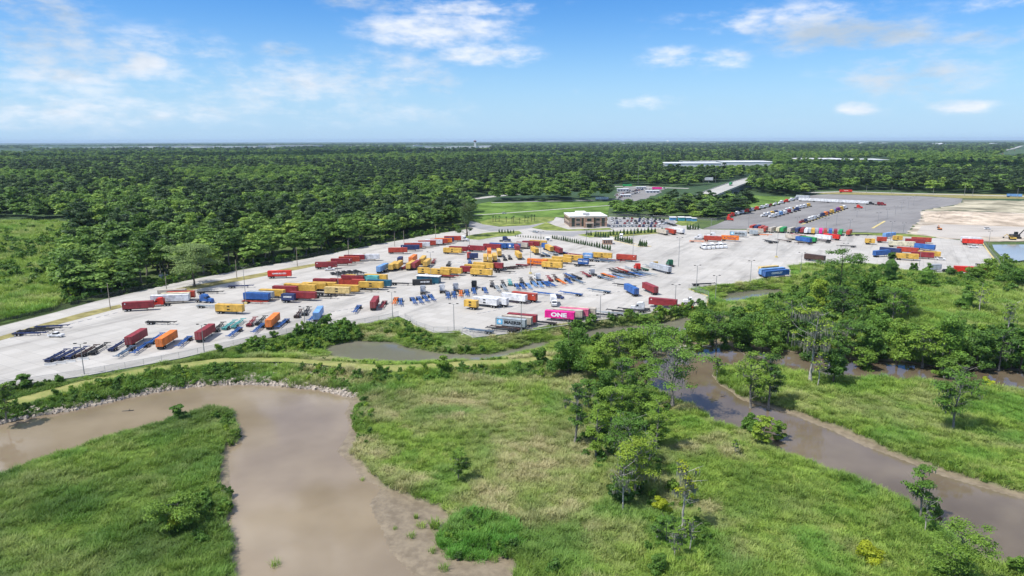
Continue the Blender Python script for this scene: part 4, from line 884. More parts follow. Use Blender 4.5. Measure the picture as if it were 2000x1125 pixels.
def chassis_mesh(L, c, bare):
    def f():
        m = paint(c); mb = MB(); h = L/2; zt = 1.26
        for sg in (-1, 1): mb.box(-h, h-2.4, sg*.48-.12, sg*.48+.12, zt-.45, zt-.02, m); mb.box(h-2.4, h, sg*.42-.10, sg*.42+.10, zt-.16, zt+.0, m)
        for x in np.linspace(-h+.5, h-.4, 8): mb.box(x-.1, x+.1, -.36, .36, zt-.22, zt-.06, m)
        mb.box(-h, -h+.24, -1.2, 1.2, zt-.25, zt-.005, m); mb.box(h-.22, h, -1.2, 1.2, zt-.2, zt+.03, m)
        if L > 9: mb.box(-.15, .15, -1.1, 1.1, zt-.2, zt-.03, m)
        mb.box(-h+.03, -h+.13, -1.0, 1.0, .45, .6, m); mb.box(-h+.03, -h+.1, -.8, -.72, .5, zt-.2, m); mb.box(-h+.03, -h+.1, .72, .8, .5, zt-.2, m)
        for k in (1.25, 2.55): mb.tube((-h+k, -1.05, .5), (-h+k, 1.05, .5), .07, .07, DARK, 6); mb.box(-h+k-.5, -h+k+.5, -.62, .62, .58, .82, DARK)
        for sg in (-1, 1): mb.box(-h+.7, -h+3.1, sg*.95-.26, sg*.95+.26, 1.02, 1.06, DARK) if bare else None
        return mb.mesh("chassis")
    return cached(('chas', L, c, bare), f)
def leg_mesh(c):
    def f():
        m = paint(c); mb = MB(); mb.box(-.07, .07, -.07, .07, .05, 1.0, m); mb.box(-.14, .14, -.14, .14, 0, .06, m); return mb.mesh("landing_leg")
    return cached(('leg', c), f)
TXT = {}
def text_mesh(s_, size, m, sx=1.0, bold=.02):
    k = (s_, size, m.name, sx)
    if k in TXT: return TXT[k]
    cu = bpy.data.curves.new("lettering", 'FONT'); cu.body = s_; cu.size = size; cu.align_x = 'CENTER'; cu.align_y = 'CENTER'; cu.offset = bold; cu.extrude = .004; cu.resolution_u = 3
    ob = bpy.data.objects.new("lettering", cu); col.objects.link(ob); dg = bpy.context.evaluated_depsgraph_get(); me = bpy.data.meshes.new_from_object(ob.evaluated_get(dg)); bpy.data.objects.remove(ob)
    me.transform(Matrix.Diagonal((sx, 1, 1, 1))); me.materials.clear(); me.materials.append(m); me.name = "lettering"; TXT[k] = me; return me
INKW = mat("white_ink", (.85, .85, .85), .6); INKB = mat("black_ink", (.02, .02, .02), .6); INKC = mat("sky_blue_ink", (.10, .45, .70), .6)
def put_sign(parent, me, x, z, side, name="lettering", y=1.232):
    o = link(name, me, parent); o.location = (x, side*y, z)
    o.rotation_euler = (math.pi/2, 0, 0 if side < 0 else math.pi); return o
def star_mesh():
    def f():
        mb = MB(); vs = [(0, 0, .006)]+[((.95 if i % 2 == 0 else .42)*math.sin(2*math.pi*i/14), (.95 if i % 2 == 0 else .42)*math.cos(2*math.pi*i/14), .006) for i in range(14)]
        mb.add([(-1.15, -1.0, 0), (1.15, -1.0, 0), (1.15, 1.0, 0), (-1.15, 1.0, 0)], [(0, 1, 2, 3)], INKC); mb.add(vs, [(0, 1+(i+1) % 14, 1+i) for i in range(14)], INKW); return mb.mesh("emblem")
    return cached('star', f)
def disc_mesh(m, r=.7, sq=False):
    def f():
        mb = MB(); n = 4 if sq else 16; mb.add([(r*math.cos(2*math.pi*(i+.5)/n), r*math.sin(2*math.pi*(i+.5)/n), 0) for i in range(n)], [tuple(range(n))], m); return mb.mesh("emblem")
    return cached(('disc', m.name, r, sq), f)
def mark(parent, mk, L, side):
    if not mk: return
    q = 1 if side < 0 else -1                      # text's right in local x
    if mk == 'msc': put_sign(parent, text_mesh("m\nsc", 1.25, INKB, 1.25, .07), 0, 2.85, side)
    elif mk == 'one': put_sign(parent, text_mesh("ONE", 2.3, INKW, 1.35, .10), -.2*q, 2.68, side)
    elif mk == 'maersk': put_sign(parent, text_mesh("MAERSK", 1.7, INKB, 1.2, .07), 1.3*q, 2.62, side); put_sign(parent, star_mesh(), -4.3*q, 2.72, side, "emblem")
    elif mk == 'hamburg': put_sign(parent, text_mesh("HAMBURG SÜD", 1.0, INKW, 1.05, .04), 0, 2.7, side)
    elif mk == 'hapag': put_sign(parent, text_mesh("Hapag-Lloyd", 1.15, mat("navy_ink", (.03, .05, .16), .6), 1.05, .03), 1.1*q, 2.65, side); put_sign(parent, disc_mesh(mat("navy_ink", (0, 0, 0)), .55, True), -3.6*q, 2.75, side, "emblem")
    elif mk == 'cma': put_sign(parent, text_mesh("CMA CGM", 1.2, INKW, 1.0, .04), 0, 2.95, side)
    elif mk == 'grimsley': put_sign(parent, text_mesh("GRIMSLEY", 1.4, INKW, 1.15, .05), -.4*q, 2.75, side)
    elif mk == 'logo': put_sign(parent, disc_mesh(INKW, .95, True), -.8*q, 2.75, side, "emblem"); put_sign(parent, bars_mesh(2.6, .7), 3.0*q, 2.3, side)
    elif mk == 'swoosh': put_sign(parent, bars_mesh(3.8, .9), 0, 2.9, side)
    elif mk == 'tagr': put_sign(parent, disc_mesh(INKW, .32, True), 4.9*q*(L/12.2), 3.5, side, "emblem")
    elif mk == 'tagl': put_sign(parent, disc_mesh(INKW, .32, True), -4.9*q*(L/12.2), 3.5, side, "emblem")
    elif mk == 'txt': put_sign(parent, bars_mesh(6.0, .8), 0, 3.0, side)
def bars_mesh(L_, h_):           # writing too small to read in the photograph: a band of white strokes
    def f():
        mb = MB(); r_ = random.Random(int(L_*10)); x = -L_/2
        while x < L_/2:
            w_ = r_.uniform(.12, .3)*h_; k = h_*r_.uniform(.35, .5); mb.add([(x, -k, 0), (x+w_, -k, 0), (x+w_+.12*h_, k, 0), (x+.12*h_, k, 0)], [(0, 1, 2, 3)], INKW); x += w_+r_.uniform(.06, .16)*h_
        return mb.mesh("lettering")
    return cached(('bars', L_, h_), f)
MARKW = {'msc': 'lettered', 'one': 'white-lettered', 'maersk': 'star-marked', 'hamburg': 'white-lettered', 'hapag': 'dark-lettered', 'cma': 'white-lettered', 'grimsley': 'white-lettered', 'logo': 'diamond-marked', 'swoosh': 'white-lettered', 'txt': 'white-lettered'}
def spot(x, y, head, L, W=2.5):
    p = G(x, y); h = R(head)
    if abs(math.sin(h)) > .72: p = p+Vector((math.cos(h), math.sin(h), 0))*(L/2*(1 if math.sin(h) > 0 else -1))
    else:
        n = Vector((-math.sin(h), math.cos(h), 0)); n = n if n.y > 0 else -n; p = p+n*W/2
    return p
def add_wheels(parent, xs, w_=.95):
    for x in xs:
        for sg in (-1, 1): o = link("wheel", wheelpair(), parent); o.location = (x, sg*w_, .5)
def far_container(L, c, ch):
    def f():
        mb = MB(); h = L/2; m = paint(c); mb.box(-h, h, -1.22, 1.22, 1.28, 4.1, m); mb.box(-h+.05, h-.05, -1.1, 1.1, 4.1, 4.13, m); mb.box(-h, h, -.5, .5, .95, 1.27, DARK)
        for k in (1.2, 2.5):
            for sg in (-1, 1): mb.tube((-h+k, sg*.7, .5), (-h+k, sg*1.2, .5), .5, .5, TYRE, 10)
        for sg in (-1, 1): mb.box(h-2.6, h-2.45, sg*.8-.07, sg*.8+.07, 0, 1, DARK)
        mb.box(-h-.02, -h, -.03, .03, 1.3, 4.0, DARK); return mb.mesh("container_trailer")
    return cached(('far', L, c), f)
def mk_container(x, y, head, L, c, mk, lb, grp, cc='black', far=False):
    p = spot(x, y, head, L)
    if far:
        o = link("container_trailer", far_container(L, c, cc), None, p); o.rotation_euler = (0, 0, R(head)); tag(o, lb, "container trailer", grp)
        if mk: side = 1 if math.cos(R(head)) < 0 else -1; mark(o, mk, L, side)
        return o
    e = empty("container_trailer", p, R(head)); tag(e, lb, "container trailer", grp)
    ct = link("container", container_mesh(L, c), e); n = Vector((-math.sin(R(head)), math.cos(R(head)), 0)); side = 1 if n.dot(Vector((0, 0, 0))-p) > 0 else -1
    mark(ct, mk, L, side)
    Lc = 12.2 if (L > 7) else L
    if L > 13: Lc = L
    ch = link("chassis", chassis_mesh(Lc, cc, False), e); add_wheels(ch, (-Lc/2+1.25, -Lc/2+2.55))
    for sg in (-1, 1): link("landing_leg", leg_mesh(cc), ch).location = (Lc/2-2.7, sg*.8, 0)
    return e
def mk_chassis(x, y, head, L, c, mk, lb, grp, cc=None, far=False):
    p = spot(x, y, head, L); e = empty("container_chassis", p, R(head)); tag(e, lb, "chassis", grp)
    link("frame", chassis_mesh(L, c, True), e); add_wheels(e, (-L/2+1.25, -L/2+2.55))
    for sg in (-1, 1): link("landing_leg", leg_mesh(c), e).location = (L/2-2.9, sg*.8, 0)
    return e
def tractor_parts(c, sl):
    m = paint(c)
    def cab():
        mb = MB(); b = -1.2 if sl else .3
        mb.prism([(2.0, .75), (4.1, .75), (4.15, 1.55), (3.9, 1.95), (2.15, 2.15), (2.0, 2.2)], -1.0, 1.0, m)             # hood
        mb.prism([(b, .9), (2.05, .9), (2.05, 2.15), (1.6, 3.05), (.9, 3.75 if sl else 3.1), (b+.1, 3.9 if sl else 3.15)], -1.2, 1.2, m)
        mb.box(4.1, 4.3, -1.2, 1.2, .4, .85, m); mb.box(2.3, 3.9, -1.22, -1.0, .9, 1.35, m); mb.box(2.3, 3.9, 1.0, 1.22, .9, 1.35, m)
        for sg in (-1, 1): mb.box(1.9, 2.0, sg*1.35-.12, sg*1.35+.12, 2.0, 2.7, DARK)
        if sl:
            for sg in (-1, 1): mb.box(b-.5, b, sg*1.2-.03, sg*1.2+.03, 1.0, 3.6, m)
        return mb.mesh("cab")
    def glass():
        mb = MB(); mb.add([(2.075, -1.0, 2.2), (2.075, 1.0, 2.2), (1.66, .95, 3.02), (1.66, -.95, 3.02)], [(0, 1, 2, 3)], GLS)
        for sg in (-1, 1): mb.add([(.75, sg*1.212, 2.1), (1.75, sg*1.212, 2.1), (1.5, sg*1.212, 2.85), (.75, sg*1.212, 2.85)], [(0, 1, 2, 3) if sg < 0 else (3, 2, 1, 0)], GLS)
        return mb.mesh("windows")
    def frame():
        mb = MB(); 
        for sg in (-1, 1): mb.box(-4.1, 3.9, sg*.45-.06, sg*.45+.06, .65, .95, DARK)
        mb.box(-3.4, -2.3, -.5, .5, .96, 1.15, DARK, .1, .1); mb.box(-4.15, -4.05, -1.1, 1.1, .6, .8, DARK)
        for x in (-3.5, -2.2, 3.1): mb.tube((x, -1.0, .5), (x, 1.0, .5), .08, .08, DARK, 6)
        mb.box(-4.0, -1.6, -1.2, -.68, 1.03, 1.08, DARK); mb.box(-4.0, -1.6, .68, 1.2, 1.03, 1.08, DARK)
        return mb.mesh("frame")
    def tank():
        mb = MB(); mb.tube((-.6, 0, .75), (1.3, 0, .75), .32, .32, CHROME, 12); return mb.mesh("fuel_tank")
    return [cached(('cab', c, sl), cab), cached(('glass', sl), glass), cached('trframe', frame), cached('tank', tank)]
def mk_tractor(x, y, head, L, c, mk, lb, grp, cc=None, far=False, sl=True):
    p = spot(x, y, head, 8.3); e = empty("truck_tractor", p, R(head)); tag(e, lb, "truck", grp); a, b, f, tk = tractor_parts(c, sl if mk != 'day' else False)
    link("cab", a, e); link("windows", b, e); link("frame", f, e)
    for sg in (-1, 1): link("fuel_tank", tk, e).location = (0, sg*.98, 0)
    add_wheels(e, (-3.5, -2.2, 3.1)); return e
def far_truck(c, sl=True):
    def f():
        a, b, fr, tk = tractor_parts(c, sl); mb = MB()
        for me in (a, b, fr):
            base = len(mb.v); mb.v += [v.co[:] for v in me.vertices]
            for pl in me.polygons: mb.f.append(tuple(i+base for i in pl.vertices)); mb.m.append(mb.mi(me.materials[pl.material_index]))
        for x in (-3.5, -2.2, 3.1):
            for sg in (-1, 1): mb.tube((x, sg*.68, .5), (x, sg*1.2, .5), .5, .5, TYRE, 10)
        return mb.mesh("truck_tractor")
    return cached(('fartruck', c, sl), f)
def car_mesh(c, kind):
    def f():
        m = paint(c); mb = MB()
        if kind == 'pickup': prof = [(-2.8, .45), (2.8, .45), (2.85, .85), (2.7, 1.1), (1.4, 1.22), (-2.8, 1.15)]; g = [(-.9, 1.18), (1.35, 1.2), (.75, 1.85), (-.75, 1.88)]; wx = 1.75
        elif kind == 'suv': prof = [(-2.3, .4), (2.3, .4), (2.35, .8), (2.2, 1.02), (1.2, 1.15), (-2.3, 1.15)]; g = [(-2.2, 1.13), (1.2, 1.13), (.6, 1.75), (-1.9, 1.78)]; wx = 1.4
        else: prof = [(-2.3, .35), (2.3, .35), (2.3, .7), (2.1, .85), (1.1, .95), (-2.25, .98)]; g = [(-1.8, .95), (1.1, .94), (.4, 1.42), (-1.2, 1.45)]; wx = 1.4
        mb.prism(prof, -.93, .93, m); mb.prism(g, -.80, .80, GLS); r = [(g[3][0]+.02, g[3][1]), (g[2][0]-.02, g[2][1]), (g[2][0]-.1, g[2][1]+.05), (g[3][0]+.1, g[3][1]+.05)]; mb.prism(r, -.78, .78, m)
        if kind == 'pickup': mb.box(-2.7, -.95, -.75, .75, 1.16, 1.165, DARK)
        for x in (-wx, wx):
            for sg in (-1, 1): mb.tube((x, sg*.72, .36), (x, sg*.97, .36), .37, .37, TYRE, 12); mb.tube((x, sg*.74, .36), (x, sg*.98, .36), .2, .2, RIMM, 8)
        return mb.mesh("car")
    return cached(('car', c, kind), f)
def mk_car(x, y, head, c, kind, lb, grp=None, name=None):
    p = G(x, y); o = link(name or ("pickup_truck" if kind == 'pickup' else "parked_car"), car_mesh(c, kind), None, p); o.rotation_euler = (0, 0, R(head)); tag(o, lb, "pickup" if kind == 'pickup' else "car", grp); return o
ORD = "first second third fourth fifth sixth seventh eighth ninth tenth eleventh twelfth thirteenth fourteenth fifteenth sixteenth seventeenth eighteenth nineteenth twentieth".split()
KW = {'c': 'container trailer', 's': 'short container trailer', 'h': 'bare chassis', 't': 'truck tractor', 'v': 'long box trailer'}
def row(where, items, grp, far=False, dh=None):
    """items: kind, x, y, heading, colour, mark, chassis colour"""
    it = []
    for q in items:
        q = list(q)+[None]*(7-len(q)); it.append(q)
    from collections import Counter, defaultdict
    cnt = Counter((q[0], q[4], q[5] if q[5] in MARKW else None) for q in it); seen = defaultdict(int)
    for q in sorted(it, key=lambda q: q[1]):
        k, x, y, hd, c, mk, cc = q; key = (k, c, mk if mk in MARKW else None); i = seen[key]; seen[key] += 1
        mw = (MARKW[mk]+" ") if mk in MARKW else ("plain " if any(q2[0] == k and q2[4] == c and q2[5] in MARKW for q2 in it) else "")
        lb = f"{mw}{c} {KW[k]} {where}" if cnt[key] == 1 else f"{ORD[i]} {mw}{c} {KW[k]} from left {where}"
        L = {'c': 12.2, 's': 6.1, 'h': 12.2, 't': 8.3, 'v': 16.0}[k]
        fn = {'c': mk_container, 's': mk_container, 'v': mk_container, 'h': mk_chassis, 't': mk_tractor}[k]
        fn(x, y, hd, L, c, mk, lb, grp, cc or ('black' if k != 'h' else None), far)
row("along the wood fence", [('c', 270, 608, 14, 'maroon', 'tagl'), ('v', 332, 594, 10, 'white'), ('c', 343, 590, 10, 'cream'), ('c', 353, 587, 9, 'red'), ('c', 336, 583, 9, 'beige'), ('t', 312, 599, 190, 'bright red'), ('t', 397, 592, -12, 'blue'),
 ('h', 410, 575, 5, 'black'), ('h', 470, 563, 8, 'navy'), ('c', 546, 544, 5, 'bright red', 'hamburg'), ('c', 637, 526, 4, 'maroon', 'tagl'), ('c', 667, 519, 4, 'maroon', 'tagr'), ('c', 682, 515, 4, 'red'), ('c', 692, 511.5, 4, 'maroon'), ('v', 715, 510, 3, 'white'),
 ('c', 777, 496.5, 3, 'red'), ('c', 801, 491, 2, 'navy', 'tagl'), ('c', 807, 487, 2, 'red'), ('c', 822, 485, 2, 'white'), ('c', 834, 482, 2, 'red'), ('c', 847, 480, 1, 'white', 'tagr'), ('c', 857, 478.5, 0, 'red'), ('c', 866, 477, 0, 'orange'), ('s', 878, 475, 0, 'navy'), ('c', 884, 472.5, 0, 'red'),
 ('t', 903, 471, -25, 'white')], "trailers along the wood fence")
row("in the left middle of the yard", [('c', 447, 614, -8, 'yellow', 'msc'), ('h', 447, 600, -8, 'black'), ('h', 408, 603, -8, 'grey'), ('c', 500, 590, -9, 'blue'), ('h', 496, 594, -10, 'red'), ('c', 508, 587, -9, 'grey'), ('c', 530, 583, -9, 'yellow'), ('c', 556, 576, -8, 'maroon'),
 ('s', 562, 592, -8, 'navy', 'swoosh'), ('c', 591, 588, -8, 'maroon'), ('c', 578, 571, -8, 'yellow'), ('c', 592, 573, -8, 'yellow'), ('c', 613, 569, -8, 'yellow'), ('c', 632, 568, -8, 'yellow'), ('c', 634, 561, -8, 'maroon'), ('c', 658, 578, -6, 'pale yellow', 'msc'), ('c', 676, 574, -6, 'yellow'),
 ('c', 665, 561, -9, 'red'), ('c', 688, 562, -9, 'red'), ('h', 632, 584, -9, 'black'), ('h', 640, 578, -10, 'black'), ('h', 712, 571, -8, 'black'), ('c', 724, 567, -7, 'yellow', 'msc'), ('c', 740, 563, -12, 'dark teal'), ('c', 695, 553, -12, 'yellow'), ('c', 716, 554, -12, 'teal'), ('c', 733, 552, -12, 'yellow'),
 ('c', 688, 554, -12, 'maroon'), ('h', 784, 558, -8, 'black')], "trailers in the left middle of the yard")
row("in the slanted row below the fence", [('h', 668, 542, -50, 'black'), ('h', 679, 540.5, -50, 'black'), ('h', 690, 539, -50, 'black'), ('h', 701, 538, -50, 'black'), ('h', 713, 537, -50, 'black')], "black chassis in the slanted row")
row("in the end-on upper group", [('c', 739, 535, 78, 'light blue'), ('h', 752, 533, 80, 'black'), ('c', 763, 531, 84, 'yellow'), ('c', 774, 529, 86, 'yellow'), ('s', 780, 517, 88, 'navy'), ('h', 787, 527, 84, 'maroon'), ('c', 797, 529, 82, 'yellow'), ('c', 802, 516, 84, 'orange'), ('c', 807, 528, 82, 'maroon'),
 ('c', 823, 518.5, 88, 'yellow'), ('c', 830, 524.5, 84, 'yellow'), ('h', 845, 516, 90, 'maroon'), ('h', 875, 521, 90, 'black'), ('s', 916, 508, 94, 'red'), ('s', 924, 508, 0, 'navy'), ('h', 918, 517, 95, 'blue'), ('c', 948, 514.5, 92, 'yellow'), ('c', 957.5, 515, 92, 'yellow'), ('c', 967, 512.5, 94, 'yellow'),
 ('c', 956, 502, 93, 'orange'), ('c', 976, 503, 95, 'yellow'), ('h', 987, 510, 95, 'black'), ('h', 997, 508, 95, 'black')], "end-on trailers in the upper yard")
row("in the upper row", [('c', 883, 497, -14, 'yellow', 'msc'), ('c', 894, 494, -14, 'maroon'), ('c', 930, 492.5, -20, 'maroon', 'tagl'), ('c', 960, 489, -20, 'maroon'), ('c', 972, 487, -20, 'blue'), ('c', 998, 488, -20, 'blue', 'logo'), ('c', 1013, 486, -20, 'beige'), ('c', 1024, 485, -20, 'maroon'), ('c', 1036, 483, -20, 'maroon'),
 ('c', 1050, 481.5, -20, 'yellow'), ('t', 986, 472.5, -5, 'navy')], "trailers in the upper row")
row("in the end-on right group", [('c', 1016, 508, 100, 'yellow', None, 'black'), ('c', 1012, 493, 98, 'maroon'), ('c', 1049, 498, 104, 'yellow'), ('h', 1062, 502, 118, 'black'), ('h', 1072, 502, 108, 'steel blue'), ('s', 1067, 488.5, 108, 'blue'), ('c', 1078, 494, 104, 'yellow'), ('h', 1088, 499.5, 118, 'grey'), ('c', 1096, 497.5, 108, 'maroon'),
 ('h', 1107, 497, 122, 'blue'), ('h', 1119, 500, 140, 'maroon')], "end-on trailers right of the middle")
row("in the centre row", [('s', 826, 538, -14, 'yellow', 'msc'), ('c', 857, 540.5, -16, 'yellow', 'msc'), ('c', 880, 538, -18, 'yellow', 'msc'), ('s', 908, 535, -20, 'maroon'), ('c', 939, 541, -18, 'yellow', 'msc'), ('c', 926, 532, -20, 'yellow'), ('c', 943, 527.5, -20, 'yellow'), ('s', 971, 528, -20, 'maroon', 'tagl'),
 ('h', 984, 534, -20, 'black'), ('h', 992, 527, 8, 'brown'), ('h', 1001, 526, 10, 'brown'), ('h', 1010, 525, 12, 'brown'), ('h', 1018, 524, 14, 'brown'), ('h', 1026, 521.5, -20, 'maroon'), ('h', 866, 546, -14, 'black'), ('h', 873, 543, -14, 'maroon')], "trailers in the centre row")
row("right of the centre row", [('c', 1048, 520, -24, 'orange', 'hapag'), ('c', 1077, 526.5, -24, 'yellow', 'msc'), ('c', 1077, 520, -24, 'yellow'), ('c', 1096, 515.5, -24, 'yellow'), ('c', 1118, 512, -24, 'yellow', 'msc'), ('s', 1147, 508, -24, 'light blue', 'swoosh'), ('s', 1138, 520, -24, 'blue', 'cma'), ('c', 1175, 507, -24, 'yellow', 'msc'),
 ('h', 1140, 522, -24, 'black'), ('h', 1166, 512, -24, 'black'), ('h', 1178, 513, -24, 'steel blue'), ('h', 1190, 512, -26, 'steel blue'), ('h', 1200, 512, -26, 'maroon'), ('c', 1222, 511, -27, 'red', 'tagr')], "trailers right of the centre row")
row("in the row beside the pond corner", [('c', 728.5, 607.5, 93, 'maroon'), ('h', 744, 605, -88, 'maroon'), ('h', 692, 614, -88, 'blue'), ('h', 769.5, 597.5, -86, 'orange'), ('h', 783, 599.5, -80, 'blue'), ('h', 812, 597, -74, 'blue'), ('h', 824.5, 595.5, -74, 'blue'), ('h', 836, 592.5, -74, 'blue'), ('h', 848, 590.5, -74, 'blue')], "chassis beside the pond corner")
row("in the long middle chassis row", [('h', 875.5, 586.5, -84, 'blue'), ('h', 887.5, 585, -84, 'blue'), ('h', 900, 582.5, -86, 'orange'), ('h', 913, 581, -84, 'blue'), ('h', 927, 577.5, -84, 'blue'), ('h', 950, 576, -82, 'blue'), ('h', 975.5, 572, -80, 'grey'), ('h', 989, 570, -80, 'grey'),
 ('h', 1013, 568, -84, 'blue'), ('h', 1025, 568, -82, 'blue'), ('h', 1037, 567, -82, 'light blue'), ('h', 1048, 563, -82, 'light blue'), ('h', 1059, 564, -84, 'light blue'), ('h', 1073, 563, -78, 'blue'), ('h', 1085, 562.5, -72, 'blue'), ('h', 1105, 558, -74, 'orange'), ('h', 1117, 557, -80, 'blue'), ('h', 1140, 556, -68, 'steel blue'),
 ('t', 826, 576, 96, 'silver'), ('t', 864, 573.5, 97, 'white'), ('t', 891, 571, 97, 'silver'), ('t', 927, 566, 96, 'black'), ('t', 1053, 550.5, 98, 'white'), ('t', 1162, 540, 100, 'silver', 'day')], "chassis in the long middle row")
row("behind the long middle row", [('h', 961.5, 562, 93, 'black'), ('h', 984, 561, 95, 'black'), ('h', 997, 559, 93, 'teal'), ('h', 1020, 556, 93, 'black'), ('h', 1041, 554, 95, 'black'), ('h', 1077, 551, 97, 'maroon'), ('h', 1089, 549, 97, 'brown'), ('h', 1110, 548, 95, 'brown'), ('h', 1122, 545.5, 110, 'blue'), ('h', 1134, 547, 110, 'black'), ('h', 1152, 542.5, 105, 'maroon')], "chassis behind the long middle row")
row("in the right chassis cluster", [('h', 1197, 550, -58, 'steel blue'), ('h', 1202, 545, -62, 'orange'), ('h', 1217, 547, -58, 'light blue'), ('h', 1226, 544, -58, 'grey'), ('h', 1238, 545, -58, 'steel blue'), ('h', 1249.5, 544, -56, 'black'), ('h', 1259, 542, -58, 'blue'), ('h', 1269, 540, -58, 'steel blue'), ('h', 1281, 540, -55, 'grey'),
 ('h', 1207, 536, 108, 'black'), ('h', 1216, 534.5, 112, 'brown'), ('h', 1226, 533.5, 112, 'red'), ('h', 1241, 530.5, 112, 'grey'), ('h', 1265, 530, 118, 'dark green'), ('h', 1283, 527, 115, 'grey'), ('t', 1249, 530, 95, 'bright red'), ('t', 1287, 524, 100, 'yellow', 'day'), ('t', 1313, 522, 95, 'dark green'), ('v', 1308, 535.5, 118, 'silver')], "vehicles in the right cluster")
row("below the long middle row", [('s', 918, 605, 155, 'yellow', 'msc'), ('c', 946, 600, 153, 'white', 'msc'), ('c', 965, 598.5, 153, 'white'), ('c', 1002, 592, 153, 'white'), ('c', 1022, 589.5, 152, 'red', 'tagr'), ('h', 1062, 577.5, 150, 'blue'), ('h', 1112, 577, 146, 'blue'), ('h', 1167, 571.5, 144, 'steel blue'), ('h', 1217, 561, 146, 'black'),
 ('c', 1243, 580, 104, 'blue'), ('c', 1281, 577, 106, 'maroon')], "trailers below the long middle row")
row("by the lower edge of the yard", [('c', 996, 643, 160, 'grey', 'maersk'), ('c', 1008, 638, 160, 'beige'), ('c', 1018, 634, 160, 'maroon'), ('h', 932, 651, 158, 'steel blue'), ('h', 976, 649, 158, 'black'), ('h', 984, 646, 158, 'brown'), ('h', 1056, 635, 158, 'black'), ('c', 1092, 628, 163, 'pink', 'one'), ('c', 1108, 624.5, 163, 'beige'),
 ('c', 1120, 622, 162, 'dusty pink'), ('c', 1134, 620, 162, 'beige'), ('h', 1176, 620, 158, 'black'), ('h', 1190, 616.5, 157, 'grey'), ('h', 1210, 613, 156, 'black'), ('h', 1232, 610, 156, 'black'), ('t', 1250, 608, 165, 'white'), ('c', 1293, 602, 155, 'maroon', 'tagl'), ('h', 1325, 602, 155, 'red'), ('t', 1353, 595, 170, 'white', 'day')], "trailers by the lower edge of the yard")
row("near the lower left edge", [('h', 92, 709, 94, 'navy'), ('h', 112, 706, 94, 'navy'), ('h', 133, 703, 94, 'navy'), ('h', 155, 699.5, 95, 'brown'), ('h', 177, 695, 95, 'black'), ('h', 216, 688, 95, 'navy'), ('h', 228, 702, -86, 'steel blue'), ('c', 252, 680, 93, 'maroon', None), ('h', 260, 695, -84, 'blue'), ('h', 293, 674, 96, 'blue'),
 ('c', 312, 684, 92, 'orange'), ('h', 348, 681, -84, 'blue'), ('c', 388, 670, 90, 'maroon'), ('h', 419, 650.5, 97, 'black'), ('h', 438, 646, 92, 'teal'), ('h', 456, 643, 93, 'teal'), ('h', 447, 662, -88, 'blue'), ('h', 486, 639.5, 98, 'maroon'), ('h', 503, 637, 95, 'black'), ('h', 495, 653.5, -88, 'blue'),
 ('c', 525, 645, 93, 'orange'), ('h', 542, 643.5, -90, 'blue'), ('h', 579, 622.5, 97, 'brown'), ('h', 594, 618, 96, 'black'), ('h', 604, 630.5, -92, 'blue'), ('c', 617.5, 630, 96, 'light blue')], "units near the lower left edge")
row("in the far left corner stack", [('h', 56, 657, 4, 'navy'), ('h', 66, 652, 6, 'black'), ('h', 84, 648, 8, 'black'), ('h', 100, 643, 10, 'navy'), ('h', 312, 635, -4, 'black')], "chassis in the far left corner")
row("near the two booths", [('c', 1303, 460, 115, 'beige'), ('c', 1318, 459.5, 110, 'red'), ('c', 1335, 458, 118, 'white'), ('t', 1213, 468, -100, 'white')], "trailers parked by the conifer row", True)
row("left of the central open yard", [('t', 1367, 468, 165, 'white'), ('c', 1391, 472.5, -22, 'red'), ('t', 1392, 464, 170, 'white'), ('c', 1425, 471.5, -24, 'orange', 'hapag'), ('c', 1441, 463, -26, 'grey', 'maersk'), ('s', 1471, 460.5, 155, 'grey'), ('c', 1474, 457, -26, 'beige'), ('h', 1364, 474, -10, 'orange'), ('h', 1491, 461, -15, 'orange')], "trailers left of the back row", True)
for i, x in enumerate([1377, 1385, 1393.5, 1402, 1409.5, 1417]): mk_tractor(x, 488-i*.55, -88, 8, 'white', 'day' if i % 2 else None, f"{ORD[i]} white tractor from the left in the rank of six", "white tractors in the rank of six")
row("in the crowded back row", [('c', 1466, 451, 55, 'red'), ('c', 1475, 451.5, 55, 'navy'), ('c', 1483, 453, 55, 'red'), ('c', 1491, 455, 60, 'red'), ('c', 1503, 455, 50, 'beige'), ('c', 1518, 455, 55, 'cream'), ('c', 1526, 455.5, 55, 'green'), ('c', 1540, 456, 50, 'beige'), ('c', 1555, 456.5, 55, 'navy'), ('c', 1565, 457, 60, 'maroon'),
 ('c', 1573, 458, 60, 'white'), ('c', 1580, 458, 65, 'silver'), ('c', 1587, 458.5, 65, 'yellow'), ('c', 1594, 458.5, 65, 'grey'), ('c', 1602, 459, 65, 'pink'), ('c', 1611, 459.5, 65, 'red'), ('c', 1621, 460, 65, 'blue'), ('c', 1631, 460.5, 65, 'maroon'), ('c', 1640, 461, 60, 'green'), ('c', 1655, 461.5, 55, 'red')], "containers in the crowded back row", True)
row("before the back row", [('c', 1562, 471, 118, 'beige'), ('c', 1571, 471, 118, 'maroon'), ('c', 1583, 476.5, 118, 'blue'), ('c', 1593, 475.5, 118, 'green'), ('c', 1623, 471.5, 125, 'white'), ('c', 1639, 470, 125, 'bright red'), ('h', 1507, 476, 95, 'black'), ('h', 1519, 475.5, 120, 'black'), ('h', 1545, 473.5, 130, 'brown'),
 ('h', 1568, 478, 150, 'brown'), ('h', 1603, 474, 135, 'black'), ('h', 1653, 483.5, 165, 'black')], "trailers in front of the back row", True)
